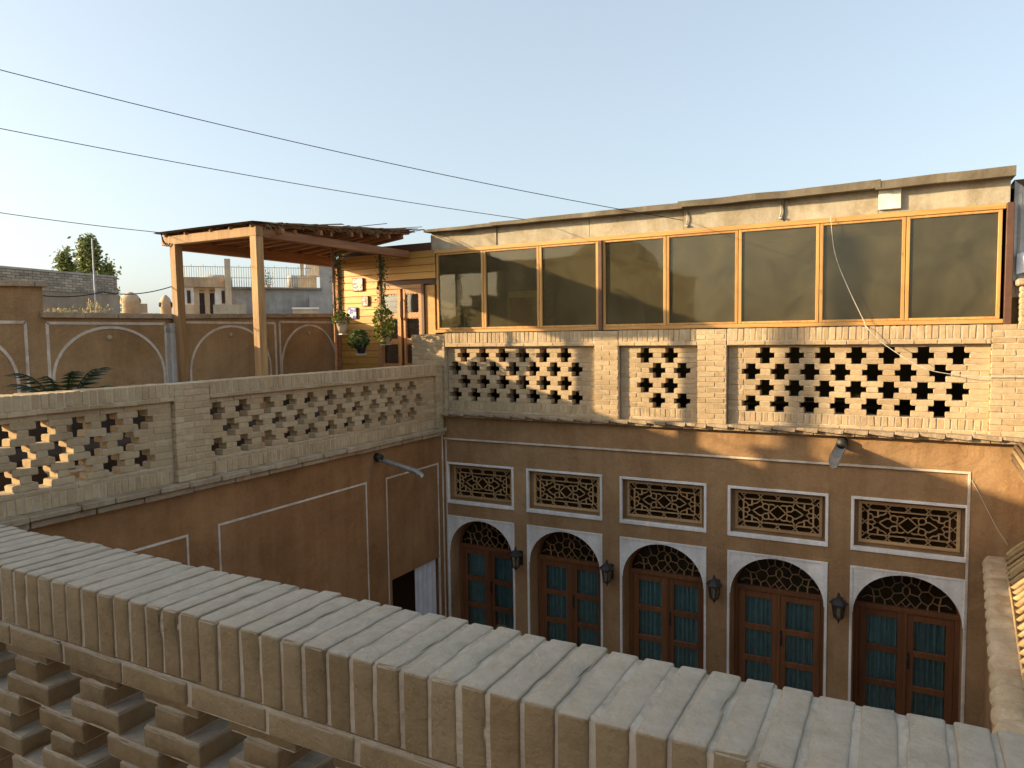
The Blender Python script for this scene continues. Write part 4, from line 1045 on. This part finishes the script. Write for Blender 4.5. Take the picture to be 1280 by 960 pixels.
# concrete houses seen under the pergola
def wnd(parent, px0, px1, d, z0, z1, mat='white', fr='wood_dk'):
    a = bblock('window', fr, parent, px0, px1, d-.03, z0, z1, .05); bblock('pane', mat, a, px0+.8, px1-.8, d-.06, z0+.06, z1-.06, .02)
b2 = thing('low_flat_house', fx(262, 36).to_tuple()[:2]+(ZG,), 'beige flat house with tall brick piers and a bright window band', 'building')
bblock('wall', 'beige', b2, 226, 293, 36, ZG, 1.55, 7); bblock('roof_slab', 'mud_far', b2, 225, 290, 35.6, 2.35, 2.78, 8)
bblock('back_wall', 'gyps', b2, 226, 290, 39, 1.5, 2.35, .3)
for p0, p1 in ((245, 251), (258, 264)): bblock('pier', 'mud_far', b2, p0, p1, 35.8, -.5, 2.35, .5)
for p0, p1 in ((251.3, 257.7), (264.3, 270)): bblock('door', 'dark', b2, p0, p1, 35.95, -.5, 2.1, .03)
for p0, p1 in ((227, 244.5), (271, 283.5)): bblock('wall_panel', 'gyps', b2, p0, p1, 35.85, 1.58, 2.34, .1)
bblock('tower_pier', 'beige', b2, 284, 291.5, 35.3, .5, 3.6, .8)
bblock('low_parapet', 'beige', b2, 268, 309, 33, -1, 1.45, .4)
wnd(b2, 236, 240.5, 35.8, 1.62, 2.2, 'dark'); wnd(b2, 279, 283, 35.8, 1.62, 2.2, 'dark')
b3 = thing('cement_house', fx(350, 42).to_tuple()[:2]+(ZG,), 'long grey cement house wall seen between the pergola posts', 'building')
bblock('wall', 'cement', b3, 291.6, 405, 41, ZG, 2.62, 4, 41.5); bblock('coping', 'grey_brown', b3, 291, 405, 40.8, 2.62, 2.72, .6, 41.3)
bblock('lean_to', 'cement', b3, 388, 420, 40, ZG, 2.25, 2)
b4 = thing('small_flat_house', fx(380, 36).to_tuple()[:2]+(ZG,), 'small sunlit beige block before the grey cement wall', 'building')
bblock('wall', 'beige', b4, 367, 399, 36, ZG, 1.36, 4); bblock('coping', 'gyps', b4, 366, 400, 35.9, 1.36, 1.44, .3); bblock('low_wall', 'cement', b4, 334, 367, 37, ZG, .85, .3)
b5 = thing('balcony_house', fx(395, 52).to_tuple()[:2]+(ZG,), 'taller pale house with a jutting slab roof and bright balcony', 'building')
bblock('wall', 'beige', b5, 372, 398, 50, ZG, 4.1, 6); bblock('wall', 'cement', b5, 402, 424, 48, ZG, 6.0, 6)
bblock('roof_slab', 'beige', b5, 360, 401, 47, 5.3, 5.75, 6); bblock('roof_slab', 'beige', b5, 380, 404, 48, 5.9, 6.15, 6)
bblock('back_wall', 'gyps', b5, 385, 402, 51, 4.1, 5.3, .3); bblock('pier', 'beige', b5, 378, 382.5, 49.5, 4.1, 5.3, .5)
for k in range(5): bblock('baluster', 'gyps', b5, 385+k*3.2, 386.2+k*3.2, 48.5, 4.0, 4.9, .15)
wnd(b5, 362, 366, 49.9, 3.0, 3.7, 'dark')
rl = thing('roof_railing', fx(300, 41).to_tuple()[:2]+(2.7,), 'thin steel roof railing along the concrete houses', 'railing')
for z in (3.15, 3.70):
    a, b = fx(228, 40.5), fx(392, 40.5); MB().bar((a.x, a.y, z), (b.x, b.y, z), .025, .025).build('rail', 'rail', rl)
for k in range(56):
    p = fx(228+k*2.95, 40.5); MB().box(p.x-.011, p.x+.011, p.y-.011, p.y+.011, 2.70, 3.72+.1*(k % 5 == 0)).build('baluster', 'rail', rl)
for px, d, z0, r, h, lb in ((274, 41.5, 2.75, .75, .62, 'dark round water tank behind the roof railing'), (368, 42.5, 2.75, .28, .75, 'small brown water heater behind the roof railing')):
    p = fx(px, d); t = thing('water_tank', (p.x, p.y, z0), lb, 'tank'); MB().lathe([(r, .08), (r, h*.8), (r*.8, h*.95), (r*.2, h)], (p.x, p.y, z0), 18).build('drum', 'cement', t); MB().box(p.x-r*.7, p.x+r*.7, p.y-r*.7, p.y+r*.7, z0-.15, z0+.08).build('stand', 'metal', t)
b6 = thing('distant_house', fx(190, 45).to_tuple()[:2]+(ZG,), 'distant pale low house between the two clay chimneys', 'building')
bblock('wall', 'beige', b6, 176, 204, 46, ZG, 1.4, 5); bblock('coping', 'gyps', b6, 175, 205, 45.8, 1.4, 1.52, .4); bblock('stair_head', 'grey_brown', b6, 176, 186, 47, 1.5, 2.1, 3)
struct('far_town_ground', MB().box(-140, 60, 30, 200, ZG+.02, ZG+.3), 'asphalt')

# trees
def tree(px, d, zb, zt, wid, n, label, peaks):
    p = fx(px, d); t = thing('poplar_tree', (p.x, p.y, ZG), label, 'tree', 'trees behind the brick parapet house')
    m = MB(); m.tube([(p.x, p.y, ZG), (p.x+.1, p.y, zb), (p.x, p.y, zt-.5)], [.22, .15, .03], 8)
    sd = Vector((rt.x, rt.y, 0))
    for k in range(14):
        z = zb+(zt-zb)*random.uniform(.05, .8); a = random.random()*6.28; L = wid*.7*(1-(z-zb)/(zt-zb))
        m.tube([(p.x, p.y, z), (p.x+L*math.cos(a), p.y+L*math.sin(a), z+.45)], [.05, .015], 5)
    m.build('trunk', 'bark', t)
    cl = []
    for k in range(80):
        u = random.random()**1.1; z = zb+(zt-zb)*u; prof = wid*min(1, .55+u*1.6)*(1.03-u)**.75; a = random.random()*6.28; rr_ = prof*random.uniform(.35, .95)
        cl.append((p.x+rr_*math.cos(a), p.y+rr_*math.sin(a), z, random.uniform(.16, .34)))
    m = MB()
    def smp():
        c = random.choice(cl); return (c[0]+random.gauss(0, c[3]*.55), c[1]+random.gauss(0, c[3]*.55), c[2]+random.gauss(0, c[3]*.8))
    m.leaves(n, .19, smp, .5); m.build('crown', 'leaf_t', t)
tree(117, 40, 1.5, 4.75, 1.0, 9000, 'taller full green tree rising behind the brick parapet house', 1)
tree(86, 41, 1.5, 3.95, .8, 5200, 'shorter slim green tree behind the brick parapet house', 1)
tree(139, 40.5, 1.5, 3.6, .6, 2200, 'low thin green tree at the end of the brick parapet', 1)
p = fx(337, 43); t = thing('roof_shrub', (p.x, p.y, 2.6), 'small dark potted conifer on the cement house roof', 'plant')
MB().lathe([(.12, 0), (.16, .25)], (p.x, p.y, 2.72), 8).build('pot', 'clay', t)
m = MB(); m.leaves(260, .10, lambda: (p.x+random.gauss(0, .13), p.y+random.gauss(0, .13), 2.95+abs(random.gauss(0, .40)))); m.build('foliage', 'leaf_d', t)
